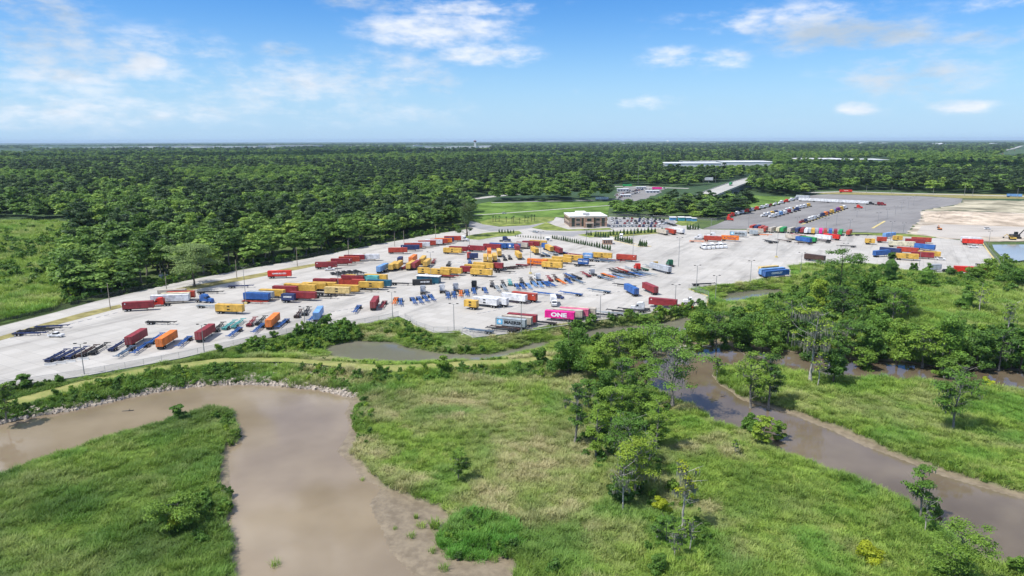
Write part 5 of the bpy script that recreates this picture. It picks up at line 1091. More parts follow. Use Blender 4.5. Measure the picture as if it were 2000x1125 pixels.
row("in the right corner of the yard", [('s', 1699, 478, -15, 'yellow', 'msc'), ('s', 1722, 474.5, -15, 'red'), ('c', 1739, 465.5, 28, 'light blue'), ('s', 1753, 472, -15, 'yellow', 'msc'), ('c', 1787, 478.5, -22, 'maroon'), ('c', 1799, 475.5, -22, 'red'), ('v', 1761, 483.5, -18, 'cream'), ('c', 1825, 491, -50, 'blue'), ('c', 1737, 497, -40, 'navy'),
 ('c', 1771, 496, -38, 'red'), ('c', 1801, 506, -24, 'maroon'), ('c', 1814, 504, -24, 'yellow'), ('c', 1771, 509, -22, 'yellow', 'msc'), ('c', 1724, 502, 20, 'blue'), ('h', 1687, 461, -8, 'black'), ('c', 1896, 474.5, -22, 'white'), ('c', 1899, 479, -24, 'bright red'), ('v', 1896, 536, -18, 'bright red'), ('s', 1828, 531, 5, 'silver'), ('h', 1930, 521, -25, 'black')], "trailers in the right corner of the yard", True)
row("behind the trees at the notch", [('v', 1518, 543, 21, 'blue', 'grimsley'), ('v', 1510, 539, 21, 'light blue'), ('c', 1503, 534.5, 21, 'pale yellow'), ('c', 1610, 513, -50, 'brown'), ('h', 1377, 559, 10, 'black')], "trailers at the lower notch of the yard")
mk_car(110, 658, -4, 'white', 'pickup', "white crew-cab pickup beside the black chassis in the far left corner"); mk_car(644, 528, 8, 'white', 'pickup', "white pickup in front of the maroon trailer along the fence")
mk_car(1836, 508, -15, 'white', 'pickup', "white pickup right of the yellow trailers in the right corner"); mk_car(1849, 532, -10, 'black', 'suv', "dark van behind the silver box at the right lower edge"); mk_car(1901, 484, -20, 'white', 'pickup', "white pickup beside the red truck near the basin")
mk_car(1045, 454, -30, 'grey', 'sedan', "grey car driving on the entrance road"); mk_car(985, 418, 15, 'white', 'suv', "white car on the lane across the meadow"); mk_car(1092, 583, -40, 'navy', 'suv', "dark blue car behind the white box truck"); mk_car(1928, 448, 0, 'white', 'suv', "white car standing on the sand yard")
# white box truck facing the camera
p = spot(1083, 600, -88, 9.5); e = empty("box_truck", p, R(-88)); tag(e, "white box truck facing the camera above the pink container", "truck"); wm = paint('white')
mb = MB(); mb.box(-4.9, 2.3, -1.25, 1.25, 1.05, 3.9, wm); mb.build("box", e); mb = MB(); mb.prism([(2.4, .6), (4.7, .6), (4.75, 1.5), (4.3, 1.75), (3.7, 2.6), (2.4, 2.7)], -1.1, 1.1, wm); mb.build("cab", e)
mb = MB(); mb.add([(4.32, -1.0, 1.8), (4.32, 1.0, 1.8), (3.8, .95, 2.5), (3.8, -.95, 2.5)], [(0, 1, 2, 3)], GLS); mb.build("windshield", e); add_wheels(e, (-3.2, 3.4))
# black office container and the dark teal shed with white roof
p = spot(825, 557, 8, 10); e = empty("storage_container", p, R(8)); tag(e, "low black box with white lettering in front of the teal shed", "container"); mb = MB(); mb.box(-5, 5, -1.3, 1.3, 0, 2.7, paint('black')); mb.box(-4.9, 4.9, -1.2, 1.2, 2.7, 2.78, DARK); b_ = mb.build("body", e)
put_sign(b_, bars_mesh(4.4, .9), 1.2, 1.7, -1, y=1.31)
p = spot(836, 553, -14, 12); e = empty("trailer_shed", p, R(-14)); tag(e, "dark teal shed with flat white roof behind the black box", "shed"); mb = MB(); mb.box(-6, 6, -1.8, 1.8, 0, 3.6, paint('dark teal')); mb.build("body", e); mb = MB(); mb.box(-6.4, 6.4, -2.1, 2.1, 3.6, 3.85, paint('white')); mb.build("roof", e)

# ---------------------------------------------------------------- far truck park: ranks of parked tractors, white trailers
rs = random.Random(12); i = 0
def ranks(a, b, n, hd, where, pal):
    for k in range(n):
        f = (k+.5)/n; x = a[0]+(b[0]-a[0])*f; y = a[1]+(b[1]-a[1])*f; c = rs.choice(pal); o = link("truck_tractor", far_truck(c, rs.random() < .75), None, G(x, y)); o.rotation_euler = (0, 0, R(hd+rs.uniform(-4, 4)))
        tag(o, f"{c} truck {ORD[k]} from left {where}", "truck", "trucks parked "+where)
PAL = ['white']*7+['maroon', 'navy', 'yellow', 'light blue', 'silver', 'bright red', 'black']
ranks((1425, 424), (1560, 389), 14, 195, "in the left rank of the truck park", ['white']*6+['maroon', 'bright red', 'silver', 'light blue'])
ranks((1490, 424), (1582, 403), 13, 195, "in the middle rank of the truck park", PAL); ranks((1505, 426), (1560, 411), 7, 195, "in the short front rank of the truck park", PAL)
ranks((1566, 437), (1652, 407), 14, 200, "in the right rank of the truck park", PAL+['purple', 'orange'])
for k, (x, y, c, lb) in enumerate([(1423, 431, 'bright red', "red truck beside the flatbed near the lot entrance"), (1676, 407, 'bright red', "red truck alone in the truck park"), (1699, 400, 'black', "black truck at the end of the white trailers"), (1716, 401, 'maroon', "left one of the two maroon trucks"), (1722, 401.5, 'maroon', "right one of the two maroon trucks")]):
    o = link("truck_tractor", far_truck(c), None, G(x, y)); o.rotation_euler = (0, 0, R(-20)); tag(o, lb, "truck")
for k in range(5):
    x0 = 1572+k*27.5; o = mk_container(x0, 394.5+k*2.0, -46, 16.0, 'white', None, f"{ORD[k]} white box trailer from the left in the end-to-end line", "white trailers parked end to end", far=True); p0 = G(1560, 393); p1 = G(1700, 400); o.location = p0.lerp(p1, (k+.5)/5); o.rotation_euler = (0, 0, math.atan2((p1-p0).y, (p1-p0).x))
o = mk_container(1567, 388, -40, 16, 'silver', None, "silver trailer behind the left end of the white trailer line", None, far=True)
o = mk_container(1652, 376.5, -8, 16, 'bright red', 'txt', "red truck trailer driving on the highway behind the truck park", None, far=True); o = mk_container(1981, 385.5, -20, 16, 'light blue', None, "bright blue trailer on the highway at the right edge", None, far=True)
o = mk_container(1283, 371, -12, 14, 'pink', None, "pink trailer on the highway left of the bridge", None, far=True); o = mk_container(1225, 365, -10, 14, 'green', None, "green trailer on the highway by the truck stop", None, far=True)

# ---------------------------------------------------------------- office car park
rs = random.Random(5); PC = ['white', 'white', 'black', 'black', 'grey', 'silver', 'maroon', 'navy', 'white', 'black']
def carrow(a, b, n, hd, where):
    for k in range(n):
        if rs.random() < .12: continue
        f = (k+.5)/n; c = rs.choice(PC); kd = rs.choice(['sedan', 'suv', 'pickup', 'suv']); mk_car(a[0]+(b[0]-a[0])*f, a[1]+(b[1]-a[1])*f, hd+rs.uniform(-3, 3), c, kd, f"{c} {'car' if kd != 'pickup' else 'pickup'} in bay {ORD[k]} {where}", "cars parked "+where)
carrow((1192, 427), (1300, 430), 14, 70, "along the back of the office car park"); carrow((1192, 432), (1290, 434), 13, 70, "in the third line of the office car park"); carrow((1194, 437), (1300, 438), 14, 250, "in the second line of the office car park"); carrow((1193, 443), (1290, 443), 13, 70, "along the front of the office car park")
carrow((1288, 433), (1320, 442), 6, 30, "at the right end of the office car park")
carrow((1200, 383), (1262, 369), 16, 60, "at the truck stop beyond the meadow"); carrow((1205, 388), (1250, 376), 12, 60, "in the front of the truck stop"); carrow((1215, 374), (1300, 368), 14, 60, "behind the truck stop")
# ---------------------------------------------------------------- fences, kerbs, wheel stops, barriers
def glassy(name, rgb, alpha):
    m = bpy.data.materials.new(name); m.use_nodes = True; t = NT(m.node_tree)
    a = t.n('ShaderNodeBsdfTransparent'); b = t.n('ShaderNodeBsdfDiffuse', None, Color=(*rgb, 1)); x = t.n('ShaderNodeMixShader', None, _0=alpha, _1=a.outputs[0], _2=b.outputs[0]); t.n('ShaderNodeOutputMaterial', None, Surface=x.outputs[0]); return m
MESH_D = glassy("dark_fence_mesh", (.05, .055, .05), .55); MESH_L = glassy("chain_link", (.3, .3, .3), .25)
def fence(pts, h, step, mm, pm, lb, pr=.05):
    P = [G(a, b) for a, b in pts]; o = empty("chain_link_fence", P[0]); tag(o, lb, "fence"); mb = MB(); rail = MB(); post = MB(); post.tube((0, 0, -.4), (0, 0, h), pr, pr, pm, 6); pme = post.mesh("post")
    for a, b in zip(P, P[1:]):
        a = a-P[0]; b = b-P[0]; mb.add([a, b, b+Vector((0, 0, h)), a+Vector((0, 0, h))], [(0, 1, 2, 3)], mm); rail.tube(a+Vector((0, 0, h)), b+Vector((0, 0, h)), .035, .035, pm, 5)
        n = max(1, int((b-a).length/step))
        for k in range(n): link("post", pme, o).location = a.lerp(b, k/n)
    mb.build("wire_mesh", o); rail.build("rail", o)
fence([(-60, 650), (0, 636), (100, 611), (180, 589), (340, 552), (460, 528), (600, 504), (700, 483), (830, 459), (908, 446)], 2.4, 7, MESH_D, DARK, "dark chain-link fence between the wood and the perimeter road")
fence([(0, 756), (60, 749), (165, 733), (245, 719), (350, 699), (456, 675), (560, 652), (634, 632), (685, 636), (767, 621), (779, 616)], 2.0, 5, MESH_L, STEEL, "thin wire fence along the yard edge above the river bank")
fence([(791, 621), (814, 637), (847, 648), (903, 648), (924, 658), (956, 655), (1001, 649), (1077, 633), (1168, 624), (1236, 614), (1296, 606), (1336, 601)], 2.0, 5, MESH_L, STEEL, "thin wire fence along the yard edge above the long pond")
fence([(1345, 564), (1384, 578), (1381, 596)], 2.2, 3, MESH_L, STEEL, "wire fence around the yellow kerbed corner of the yard")
fence([(1917, 471), (1930, 490), (1955, 522)], 2.4, 4, MESH_L, STEEL, "wire fence between the yard and the right-hand basin"); fence([(1190, 422.5), (1260, 424), (1330, 428), (1400, 432), (1440, 420), (1462, 411)], 2.2, 8, MESH_L, STEEL, "wire fence behind the office car park")
YEL = mat("yellow_kerb_paint", (.62, .50, .20), .8, var=.25, vscale=.5); KERB = mat("kerb_concrete", (.45, .44, .41), .85, var=.15)
def kerb(pts, m, w_=.3, h=.16, name="kerb"):
    mb = MB(); P = [G(a, b) for a, b in pts]
    for a, b in zip(P, P[1:]):
        d = (b-a).normalized(); n = Vector((-d.y, d.x, 0))*w_/2; u = Vector((0, 0, h)); mb.add([a-n, b-n, b+n, a+n, a-n+u, b-n+u, b+n+u, a+n+u], [(3, 2, 1, 0), (4, 5, 6, 7), (0, 1, 5, 4), (1, 2, 6, 5), (2, 3, 7, 6), (3, 0, 4, 7)], m)
    o = mb.build(name); o['kind'] = 'structure'
kerb([(1345, 564.5), (1383.5, 578.5), (1381, 596.5)], YEL, .6); kerb([(1917, 472), (1930, 491), (1953, 521)], YEL, .8); kerb([(1199, 470), (1249, 482), (1272, 481.5), (1245, 477), (1200, 468.5)], YEL, .7); kerb([(1196, 461.3), (1296, 454.4), (1300, 446.5)], YEL, .6)
kerb([(907, 461), (910, 467), (935, 469), (970, 463), (1005, 461), (1021, 456), (1014, 451)], KERB, .6); kerb([(0, 757), (165, 734.4), (350, 700.4), (500, 665.5), (634, 633.5), (685, 637.5), (779, 617.5), (847, 649.5), (903, 649.5), (924, 659.5), (1001, 650.5), (1168, 625.5), (1336, 602.5)], KERB, .35)
kerb([(1541, 518.3), (1575, 515.3), (1640, 514.4)], KERB, .5); kerb([(1127, 459.3), (1151, 464.3), (1196, 461.6)], KERB, .6); kerb([(1566, 438.5), (1650, 409)], YEL, 1.6); kerb([(1704, 446), (1728, 432)], YEL, 1.8); kerb([(1040, 462.5), (1075, 465), (1130, 476), (1190, 490.5), (1200, 490)], KERB, .6)
wsm = cached('ws', lambda: (lambda m_: (m_.box(-1.1, 1.1, -.14, .14, 0, .18, mat("stop_concrete", (.60, .58, .54), .8, var=.15), .06, .03), m_.mesh("wheel_stop"))[1])(MB()))
for a, b, n_, w_ in [((15, 662), (232, 610), 12, 'left edge lane'), ((352, 667), (412, 650), 6, 'x'), ((628, 613), (708, 599), 6, 'x'), ((725, 596), (800, 585), 5, 'x'), ((930, 613), (1000, 600), 7, 'x'), ((1000, 598), (1070, 588), 7, 'x'), ((1095, 586), (1235, 566), 12, 'x'), ((1255, 566), (1275, 562), 3, 'x'), ((870, 515), (940, 510), 7, 'x'), ((455, 641), (478, 636), 2, 'x'), ((966, 552), (1046, 545), 8, 'x'), ((1165, 560), (1190, 557), 3, 'x')]:
    A = G(*a); B = G(*b); d = B-A
    for k in range(n_):
        q = A.lerp(B, (k+.5)/n_); o = link("wheel_stop", wsm, None, q); o.rotation_euler = (0, 0, math.atan2(d.y, d.x)); tag(o, "pale concrete wheel stop lying on the yard paving", "wheel stop", "concrete wheel stops on the yard")
for k, (x, y) in enumerate([(99, 713.5), (118, 710.5), (137, 707.5), (163, 703)]):
    mb = MB(); mb.prism([(-.3, 0), (.3, 0), (.14, .35), (.1, .85), (-.1, .85), (-.14, .35)], -1.7, 1.7, mat("barrier_concrete", (.62, .61, .58), .8, var=.15)); o = mb.build("concrete_barrier", None, G(x, y)); o.rotation_euler = (0, 0, R(-75)); tag(o, f"{ORD[k]} white concrete barrier from the left below the navy chassis", "barrier")
# ---------------------------------------------------------------- light masts and timber poles
GALV = mat("mast_steel", (.30, .30, .30), .5, .3); WOODP = mat("pole_timber", (.34, .29, .23), .9, var=.3, vscale=1.)
def mast(x, yb, yt, lb, heads=2, r=.16, m=None, base=False, name="light_mast", z=None, cat="light mast"):
    p = zground(x, yb) if z is None else G(x, yb, z); h = top_h(x, yb, yt, p.z); e = empty(name, p, random.uniform(-.3, .3)); tag(e, lb, cat); mb = MB(); mb.tube((0, 0, -.3), (0, 0, h), r, r*.6, m or GALV, 8); mb.build("pole", e)
    for k in range(heads):
        sg = -1 if k % 2 == 0 else 1; a = MB(); a.tube((0, 0, h-.15), (sg*1.3, 0, h+.25), .05, .05, GALV, 5); a.box(sg*1.5-.42, sg*1.5+.42, -.25, .25, h+.15, h+.38, DARK); a.build("lamp_head", e)
    if base: b = MB(); b.box(-.75, .75, -.75, .75, -.1, 1.0, YEL, .08, .08); b.build("base", e)
MST = [(165, 731, 672, "in front of the brown chassis at the lower left", 0), (399, 688, 635, "beside the end-on maroon trailer", 0), (597, 653, 600, "beside the blue box by the bank", 0), (481, 594, 523, "in front of the blue trailer", 1), (661, 563, 519, "between the red containers", 0), (767, 621, 571, "at the pond corner of the yard", 0),
 (842, 549, 493, "between the teal shed and the black box", 1), (887, 645, 594, "left of the bare chassis by the long pond", 0), (1018, 652, 593, "in front of the star-marked grey trailer", 0), (1172, 625, 577, "right of the beige trailers by the lower edge", 0), (1318, 604, 557, "in front of the lower right maroon trailer", 0), (1360, 562, 519, "inside the yellow kerbed corner", 0),
 (1397, 586, 539, "on the grass outside the yellow corner", 0), (1465, 552, 510, "at the notch of the open yard", 0), (1325, 521, 465, "right of the green tractor", 0), (1516, 503, 455, "in the open right part of the yard", 1), (1236, 499, 450, "behind the last red trailer of the centre", 0), (1056, 503, 453, "behind the yellow end-on trailers", 0),
 (1036, 535, 482, "in front of the orange trailer", 1), (917, 480, 447, "in front of the upper row of trailers", 0), (1145, 478, 449, "beside the entrance road", 0), (1197, 452, 440, "at the front of the office car park", 0), (1388, 455, 426, "left of the crowded back row", 0), (1461, 450, 418, "at the left end of the back row", 0), (1612, 459, 427, "behind the pink box of the back row", 0),
 (1556, 443, 425, "left of the right truck rank", 0), (1738, 478, 433, "at the yellow base among the right trailers", 1), (1764, 455, 436, "at the edge of the sand yard", 0), (1659, 452, 430, "in the middle of the asphalt lot", 0), (1633, 440, 416, "at the end of the right truck rank", 0), (1673, 424, 411, "behind the red truck of the lot", 0), (1714, 438, 416, "left of the yellow kerb strip", 0), (1732, 428, 409, "above the yellow kerb strip", 0),
 (1748, 420, 403, "at the right of the asphalt lot", 0), (1760, 412, 396, "at the right far end of the lot", 0), (1690, 412, 397, "behind the white trailer line end", 0), (1784, 402, 384, "at the far right corner of the asphalt lot", 0), (1773, 408, 387, "beside the far right corner mast", 0), (1930, 482, 452, "at the basin corner of the yard", 0), (1650, 498, 476, "in front of the right group", 0), (1795, 520, 490, "in front of the maroon and yellow boxes", 0),
 (1563, 535, 494, "on the grass notch beside the blue trailers", 0), (1958, 519, 498, "at the lower basin corner", 0)]
for x, yb, yt, w_, bs in MST: mast(x, yb, yt, "grey light mast "+w_, 2, .16, None, bool(bs))
for x, yb, yt, w_ in [(216, 604, 553, "left of the first maroon trailer"), (326, 568, 531, "behind the white trailers"), (463, 545, 507, "beside the spreading oak"), (581, 520, 483, "behind the bright red container"), (681, 498, 470, "behind the maroon fence trailers"), (771, 481, 455, "left of the upper fence trailers"), (789, 474, 450, "in the gap of the fence wood"), (851, 466, 441, "near the top end of the fence"), (1402, 424, 402, "behind the teal sheds")]:
    mast(x, yb, yt, "bare timber pole "+w_, 0, .2, WOODP, name="timber_pole", z=0, cat="pole")
for x, yb, yt, w_ in [(1246, 363, 305, "tall thin radio mast beyond the truck stop"), (1397, 358, 325, "grey high mast beside the bridge"), (1525, 348, 326, "high mast right of the bridge end"), (1514, 336, 318, "high mast left of the other one at the bridge end"), (729, 318, 299, "left pylon in the far dark wood"), (722, 318, 301, "second pylon in the far dark wood"), (1299, 362, 344, "short mast beside the highway"), (1373, 359, 348, "small pole by the white sign"),
  (1950, 347, 318, "tall sign mast at the right beyond the lot"), (1943, 325, 308, "mast left of the tall sign mast"), (1972, 308, 290, "left mast over the far right highway"), (1981, 306, 290, "right mast over the far right highway"), (1692, 376, 363, "highway pole behind the red trailer"), (1741, 378, 365, "highway pole right of the red trailer"), (1822, 381, 367, "highway pole in the middle of the right wood edge"), (1883, 383, 361, "tall highway pole left of the pair"), (1899, 384, 369, "shorter highway pole of the pair"), (1986, 387, 367, "highway pole above the blue trailer")]:
    mast(x, yb, yt, w_, 0, .35 if yb < 350 else .22, GALV, name="mast", z=0, cat="mast")
# ---------------------------------------------------------------- office building
BRK = mat("tan_brick", (.38, .235, .165), .85, var=.15, vscale=.8); BAND = mat("pale_stone_band", (.58, .50, .42), .8); ROOFW = mat("white_roof", (.80, .79, .77), .7, var=.08, vscale=.2); OGL = mat("office_glass", (.025, .035, .04), .08, spec=.9)
A = G(1112.6, 444.6); Bp = G(1185.5, 443.6); Cc = G(1085.5, 434.9); ang = math.atan2((Bp-A).y, (Bp-A).x); Wd = (Bp-A).length; Dp = 30.0; Hb = 9.2
e = empty("office_building", A, ang); tag(e, "two-storey tan brick office with white roof beside the car park", "office building")
side_ang = math.atan2((Cc-A).y, (Cc-A).x)-ang; print("office", Wd, (Cc-A).length, math.degrees(side_ang))
mb = MB(); mb.box(0, Wd, 0, Dp, 0, Hb, BRK); mb.box(-.12, Wd+.12, -.12, Dp+.12, 0, .9, BAND); mb.box(-.1, Wd+.1, -.1, Dp+.1, 4.5, 4.8, BAND); mb.box(-.15, Wd+.15, -.15, Dp+.15, Hb-.9, Hb, BAND)
c0, c1 = Wd*.375, Wd*.63; mb.box(c0, c1, -2.6, -.14, 0, Hb+.5, BRK); mb.box(c0-.1, c1+.1, -2.7, -.13, Hb-.6, Hb+.6, BAND); mb.build("wall", e)
mb = MB(); mb.box(.3, Wd-.3, .3, Dp-.3, Hb, Hb+.12, ROOFW); mb.box(-.25, Wd+.25, -.25, .25, Hb+.02, Hb+.55, ROOFW); mb.box(-.25, .25, .25, Dp+.25, Hb+.02, Hb+.55, ROOFW); mb.box(Wd-.25, Wd+.25, .25, Dp+.25, Hb+.02, Hb+.55, ROOFW); mb.box(.25, Wd-.25, Dp-.25, Dp+.25, Hb+.02, Hb+.55, ROOFW)
mb.box(c0-.15, c1+.15, -2.75, -.3, Hb+.62, Hb+.9, ROOFW); mb.box(Wd*.30, Wd*.56, Dp*.62, Dp-.4, Hb+.13, Hb+1.8, ROOFW); rf = mb.build("roof", e)
for k, (u, v) in enumerate([(.42, .35), (.52, .38), (.47, .22)]): mb = MB(); mb.box(Wd*u, Wd*u+2.6, Dp*v, Dp*v+2.2, Hb+.12, Hb+1.5, STEEL, .1, .1); mb.build("roof_unit", rf)
def win(x0, x1, y, z0, z1, nm="window", fx=False):
    mb = MB()
    if fx: mb.box(-.2, -.1, x0, x1, z0, z1, OGL); mb.box(-.24, -.1, x0-.15, x1+.15, z0-.18, z0-.01, BAND); mb.box(-.24, -.1, x0-.15, x1+.15, z1+.01, z1+.2, BAND)
    else: mb.box(x0, x1, y-.1, y-.03, z0, z1, OGL); mb.box(x0-.15, x1+.15, y-.16, y-.03, z0-.18, z0-.01, BAND); mb.box(x0-.15, x1+.15, y-.16, y-.03, z1+.01, z1+.2, BAND)
    mb.build(nm, e)
for a_, b_ in [(.05, .13), (.85, .93)]: win(Wd*a_, Wd*b_, -.1, .95, 8.1, "glass_strip")
for a_, b_ in [(.17, .27), (.70, .80)]: win(Wd*a_, Wd*b_, -.1, 1.6, 3.6); win(Wd*a_, Wd*b_, -.1, 5.5, 7.6)
for a_, b_ in [(.315, .37), (.635, .685)]: win(Wd*a_, Wd*b_, -.1, .95, 8.1, "glass_strip")
win(c0+2.2, c1-2.2, -2.6, 5.4, 7.8); mb = MB(); mb.box(c0+2.0, c1-2.0, -2.72, -2.62, .1, 3.3, OGL); mb.build("entrance_door", e); mb = MB(); mb.box(c0+.8, c1-.8, -5.2, -2.75, 3.9, 4.3, BAND)
for u in (c0+1.0, c1-1.3): mb.box(u, u+.3, -5.1, -4.8, 0, 3.9, BAND)
mb.build("canopy", e)
win(.8, 2.4, 0, .95, 8.1, "glass_strip", True); win(Dp-3.2, Dp-1.2, 0, .95, 8.1, "glass_strip", True)
for k in range(6): win(4.6+k*3.5, 6.1+k*3.5, 0, 1.6, 3.6, "window", True); win(4.6+k*3.5, 6.1+k*3.5, 0, 5.5, 7.6, "window", True)
def plain(name, x0, x1, yb, yt, depth, wallc, roofc, lb, cat, rz=0, nwin=0, roofh=.4):
    A = G(x0, yb); B = G(x1, yb); h = top_h(x0, yb, yt); L = (B-A).length; e = empty(name, A, math.atan2((B-A).y, (B-A).x)+rz); tag(e, lb, cat); mb = MB(); mb.box(0, L, 0, depth, 0, h, wallc); mb.build("wall", e)
    mb = MB(); k = max(.3, L*.006); mb.box(-k, L+k, -k, depth+k, h, h+roofh, roofc); mb.build("roof", e)
    for i in range(nwin): mb = MB(); mb.box(L*(i+.25)/nwin, L*(i+.7)/nwin, -.12, -.02, h*.3, h*.72, GLS); mb.build("window", e)
    return e
plain("gate_house", 1178, 1196, 477.5, 468.5, 6, BRK, ROOFW, "small brick gate house with white roof between the conifer rows", "gate house", 0, 4, .5)
plain("guard_booth", 1066.5, 1074, 471, 464.5, 3.5, paint('white'), ROOFW, "small white booth at the left end of the conifer hedge", "booth", 0, 1, .2)
TEAL = mat("teal_cladding", (.05, .30, .36), .6, var=.1); BLUEC = mat("blue_cladding", (.10, .28, .48), .6, var=.1)
plain("shed", 1326, 1338, 431.5, 425, 6, TEAL, ROOFW, "teal shed in the row behind the office car park", "shed"); plain("shed", 1341, 1351, 431.8, 425.5, 6, BLUEC, ROOFW, "blue shed right of the teal one behind the car park", "shed")
for x0_, x1_, yb_, yt_, lb_ in [(1206, 1228, 374, 369.5, "white canopy roof at the left of the truck stop"), (1262, 1288, 377, 373, "low white shop building right of the truck stop"), (1212, 1232, 385, 381, "pale flat building in the front of the truck stop"), (1243, 1262, 369, 365.5, "small white building behind the truck stop")]: plain("service_building", x0_, x1_, yb_, yt_, 10, paint("silver"), paint("white"), lb_, "building", 0, 4)
plain("tent_shed", 1309, 1321, 430.5, 425, 5, BLUEC, ROOFW, "small blue shed left of the teal one", "shed"); plain("tent_shed", 1352, 1361, 432.5, 427, 5, BLUEC, paint('white'), "small blue and white shed at the right end of the shed row", "shed")
WHW = mat("warehouse_wall", (.55, .57, .59), .7, var=.12, vscale=.03); WHR = mat("warehouse_roof", (.66, .67, .68), .6, var=.22, vscale=.02)
for x0, x1, yb, yt, dp, lb in [(1298, 1408, 327.5, 319.5, 90, "nearest long white warehouse beyond the bridge"), (1415, 1512, 324, 317, 120, "white warehouse right of the nearest one"), (1330, 1420, 320, 316, 60, "white warehouse behind the nearest one"), (1560, 1658, 314.5, 311.5, 160, "left half of the long white warehouse in the right dark wood"), (1640, 1735, 317, 312.5, 120, "right half of the long white warehouse in the right dark wood"),
  (1142, 1192, 310, 306.5, 90, "low white warehouse in the wood above the truck stop"), (1520, 1544, 298, 296, 120, "small white warehouse far right of centre"), (1594, 1632, 297, 294.8, 160, "wide white warehouse near the right horizon"), (1660, 1690, 297.5, 295.5, 150, "small pale warehouse near the right horizon"), (505, 612, 289, 284, 250, "largest white warehouse on the left horizon"), (475, 503, 289.5, 286, 150, "white hall left of the largest one"), (400, 470, 290, 286.5, 200, "flat pale warehouse near the left horizon"),
  (335, 400, 289.5, 285.5, 200, "pale roofed hall near the left horizon"), (270, 304, 290.5, 286, 200, "hangar with arched look near the left horizon"), (192, 232, 290.5, 287.5, 200, "long low hall near the left horizon"), (160, 176, 290.5, 288.5, 120, "small low hall near the left horizon"), (88, 98, 293.5, 291, 100, "leftmost small white building near the horizon"), (107, 122, 292.5, 290, 100, "white hall right of the leftmost small building"),
  (655, 668, 287, 285, 120, "small hangar left of the three hangars"), (676, 698, 286.5, 284, 150, "left one of the three pale hangars"), (700, 724, 286.5, 284, 150, "middle one of the three pale hangars"), (733, 748, 286.5, 284, 150, "right one of the three pale hangars"), (832, 870, 291, 288, 120, "left terminal hall beside the control tower"), (872, 926, 291, 286.5, 150, "long terminal hall left of the control tower"), (934, 960, 289, 285, 150, "terminal hall right of the control tower"), (962, 984, 287, 285, 100, "low hall right of the terminal"),
  (1370, 1404, 279.5, 278, 200, "pale building on the right horizon")]: plain("warehouse", x0, x1, yb, yt, dp, WHW, WHR, lb, "warehouse", 0, 0, 1.2)
rs = random.Random(41); hm = cached('farhouse', lambda: (lambda m_: (m_.box(-1, 1, -.6, .6, 0, .45, WHW), m_.prism([(-1.05, .45), (1.05, .45), (1.0, .5), (0, .72), (-1.0, .5)], -.65, .65, WHR), m_.mesh("far_building"))[2])(MB()))
for k in range(60):
    x, y = (rs.uniform(60, 980), rs.uniform(285.5, 291.5)) if k < 34 else (rs.uniform(1150, 1990), rs.choice([rs.uniform(279.5, 284), rs.uniform(290, 297)])); s_ = rs.uniform(14, 34)*(1.7 if y < 286 else .9); o = link("far_building", hm, None, G(x, y)); o.scale = (s_*1.4, s_, s_*.62); o.rotation_euler = (0, 0, rs.uniform(-.4, .4)); tag(o, "tiny pale building far off in the haze", "building", "far pale buildings in the haze")
# control tower
p = G(928, 291); h = top_h(928, 291, 274.5); e = empty("control_tower", p); tag(e, "tall white airport control tower on the horizon", "control tower"); mb = MB(); mb.box(-9, 9, -9, 9, 0, h*.84, paint('white'), 1, 1); mb.build("shaft", e); mb = MB(); mb.tube((0, 0, h*.84), (0, 0, h*.95), 11, 14, GLS, 8); mb.build("cabin", e); mb = MB(); mb.tube((0, 0, h*.95), (0, 0, h), 13, 8, paint('maroon'), 8); mb.build("roof", e)
p = G(1304, 281.5); e = empty("water_tower", p); tag(e, "white water tower on the horizon right of centre", "water tower"); h = top_h(1304, 281.5, 274.8); mb = MB(); mb.tube((0, 0, 0), (0, 0, h*.7), 5, 4, paint('white'), 8); mb.build("stem", e); mb = MB(); mb.tube((0, 0, h*.62), (0, 0, h*.8), 6, 22, paint('white'), 12); mb.tube((0, 0, h*.8), (0, 0, h), 22, 8, paint('white'), 12); mb.build("tank", e)
# ---------------------------------------------------------------- overpass bridge
deck = [(1368, 387, 3), (1385, 379, 6), (1405, 371, 8), (1430, 361.5, 9.5), (1455, 353, 10), (1475, 347.5, 9), (1500, 343.5, 6), (1530, 341.5, 1)]
P = [G(a, b, z) for a, b, z in deck]; e = empty("overpass", (P[2].x, P[2].y, 0)); tag(e, "long concrete highway overpass above the wood", "bridge"); o0 = e.location; mb = MB(); gr_ = MB(); n = len(P); Lh = []; Rh = []
for i, q in enumerate(P):
    d = (P[min(i+1, n-1)]-P[max(i-1, 0)]).xy.normalized(); nr = Vector((-d.y, d.x, 0))*12; Lh.append(q+nr-o0); Rh.append(q-nr-o0)
dn = Vector((0, 0, 1.4))
for i in range(n-1):
    mb.add([Lh[i], Lh[i+1], Rh[i+1], Rh[i], Lh[i]-dn, Lh[i+1]-dn, Rh[i+1]-dn, Rh[i]-dn], [(3, 2, 1, 0), (4, 5, 6, 7), (0, 1, 5, 4), (2, 3, 7, 6)], CONR)
    for H_ in (Lh, Rh):
        a, b = H_[i], H_[i+1]; k = Vector((0, 0, 1.0)); d = (b-a).normalized(); nn = Vector((-d.y, d.x, 0))*.15
        gr_.add([a-nn, b-nn, b+nn, a+nn, a-nn+k, b-nn+k, b+nn+k, a+nn+k], [(4, 5, 6, 7), (0, 1, 5, 4), (1, 2, 6, 5), (2, 3, 7, 6), (3, 0, 4, 7)], KERB)
mb.build("deck", e); gr_.build("parapet", e)
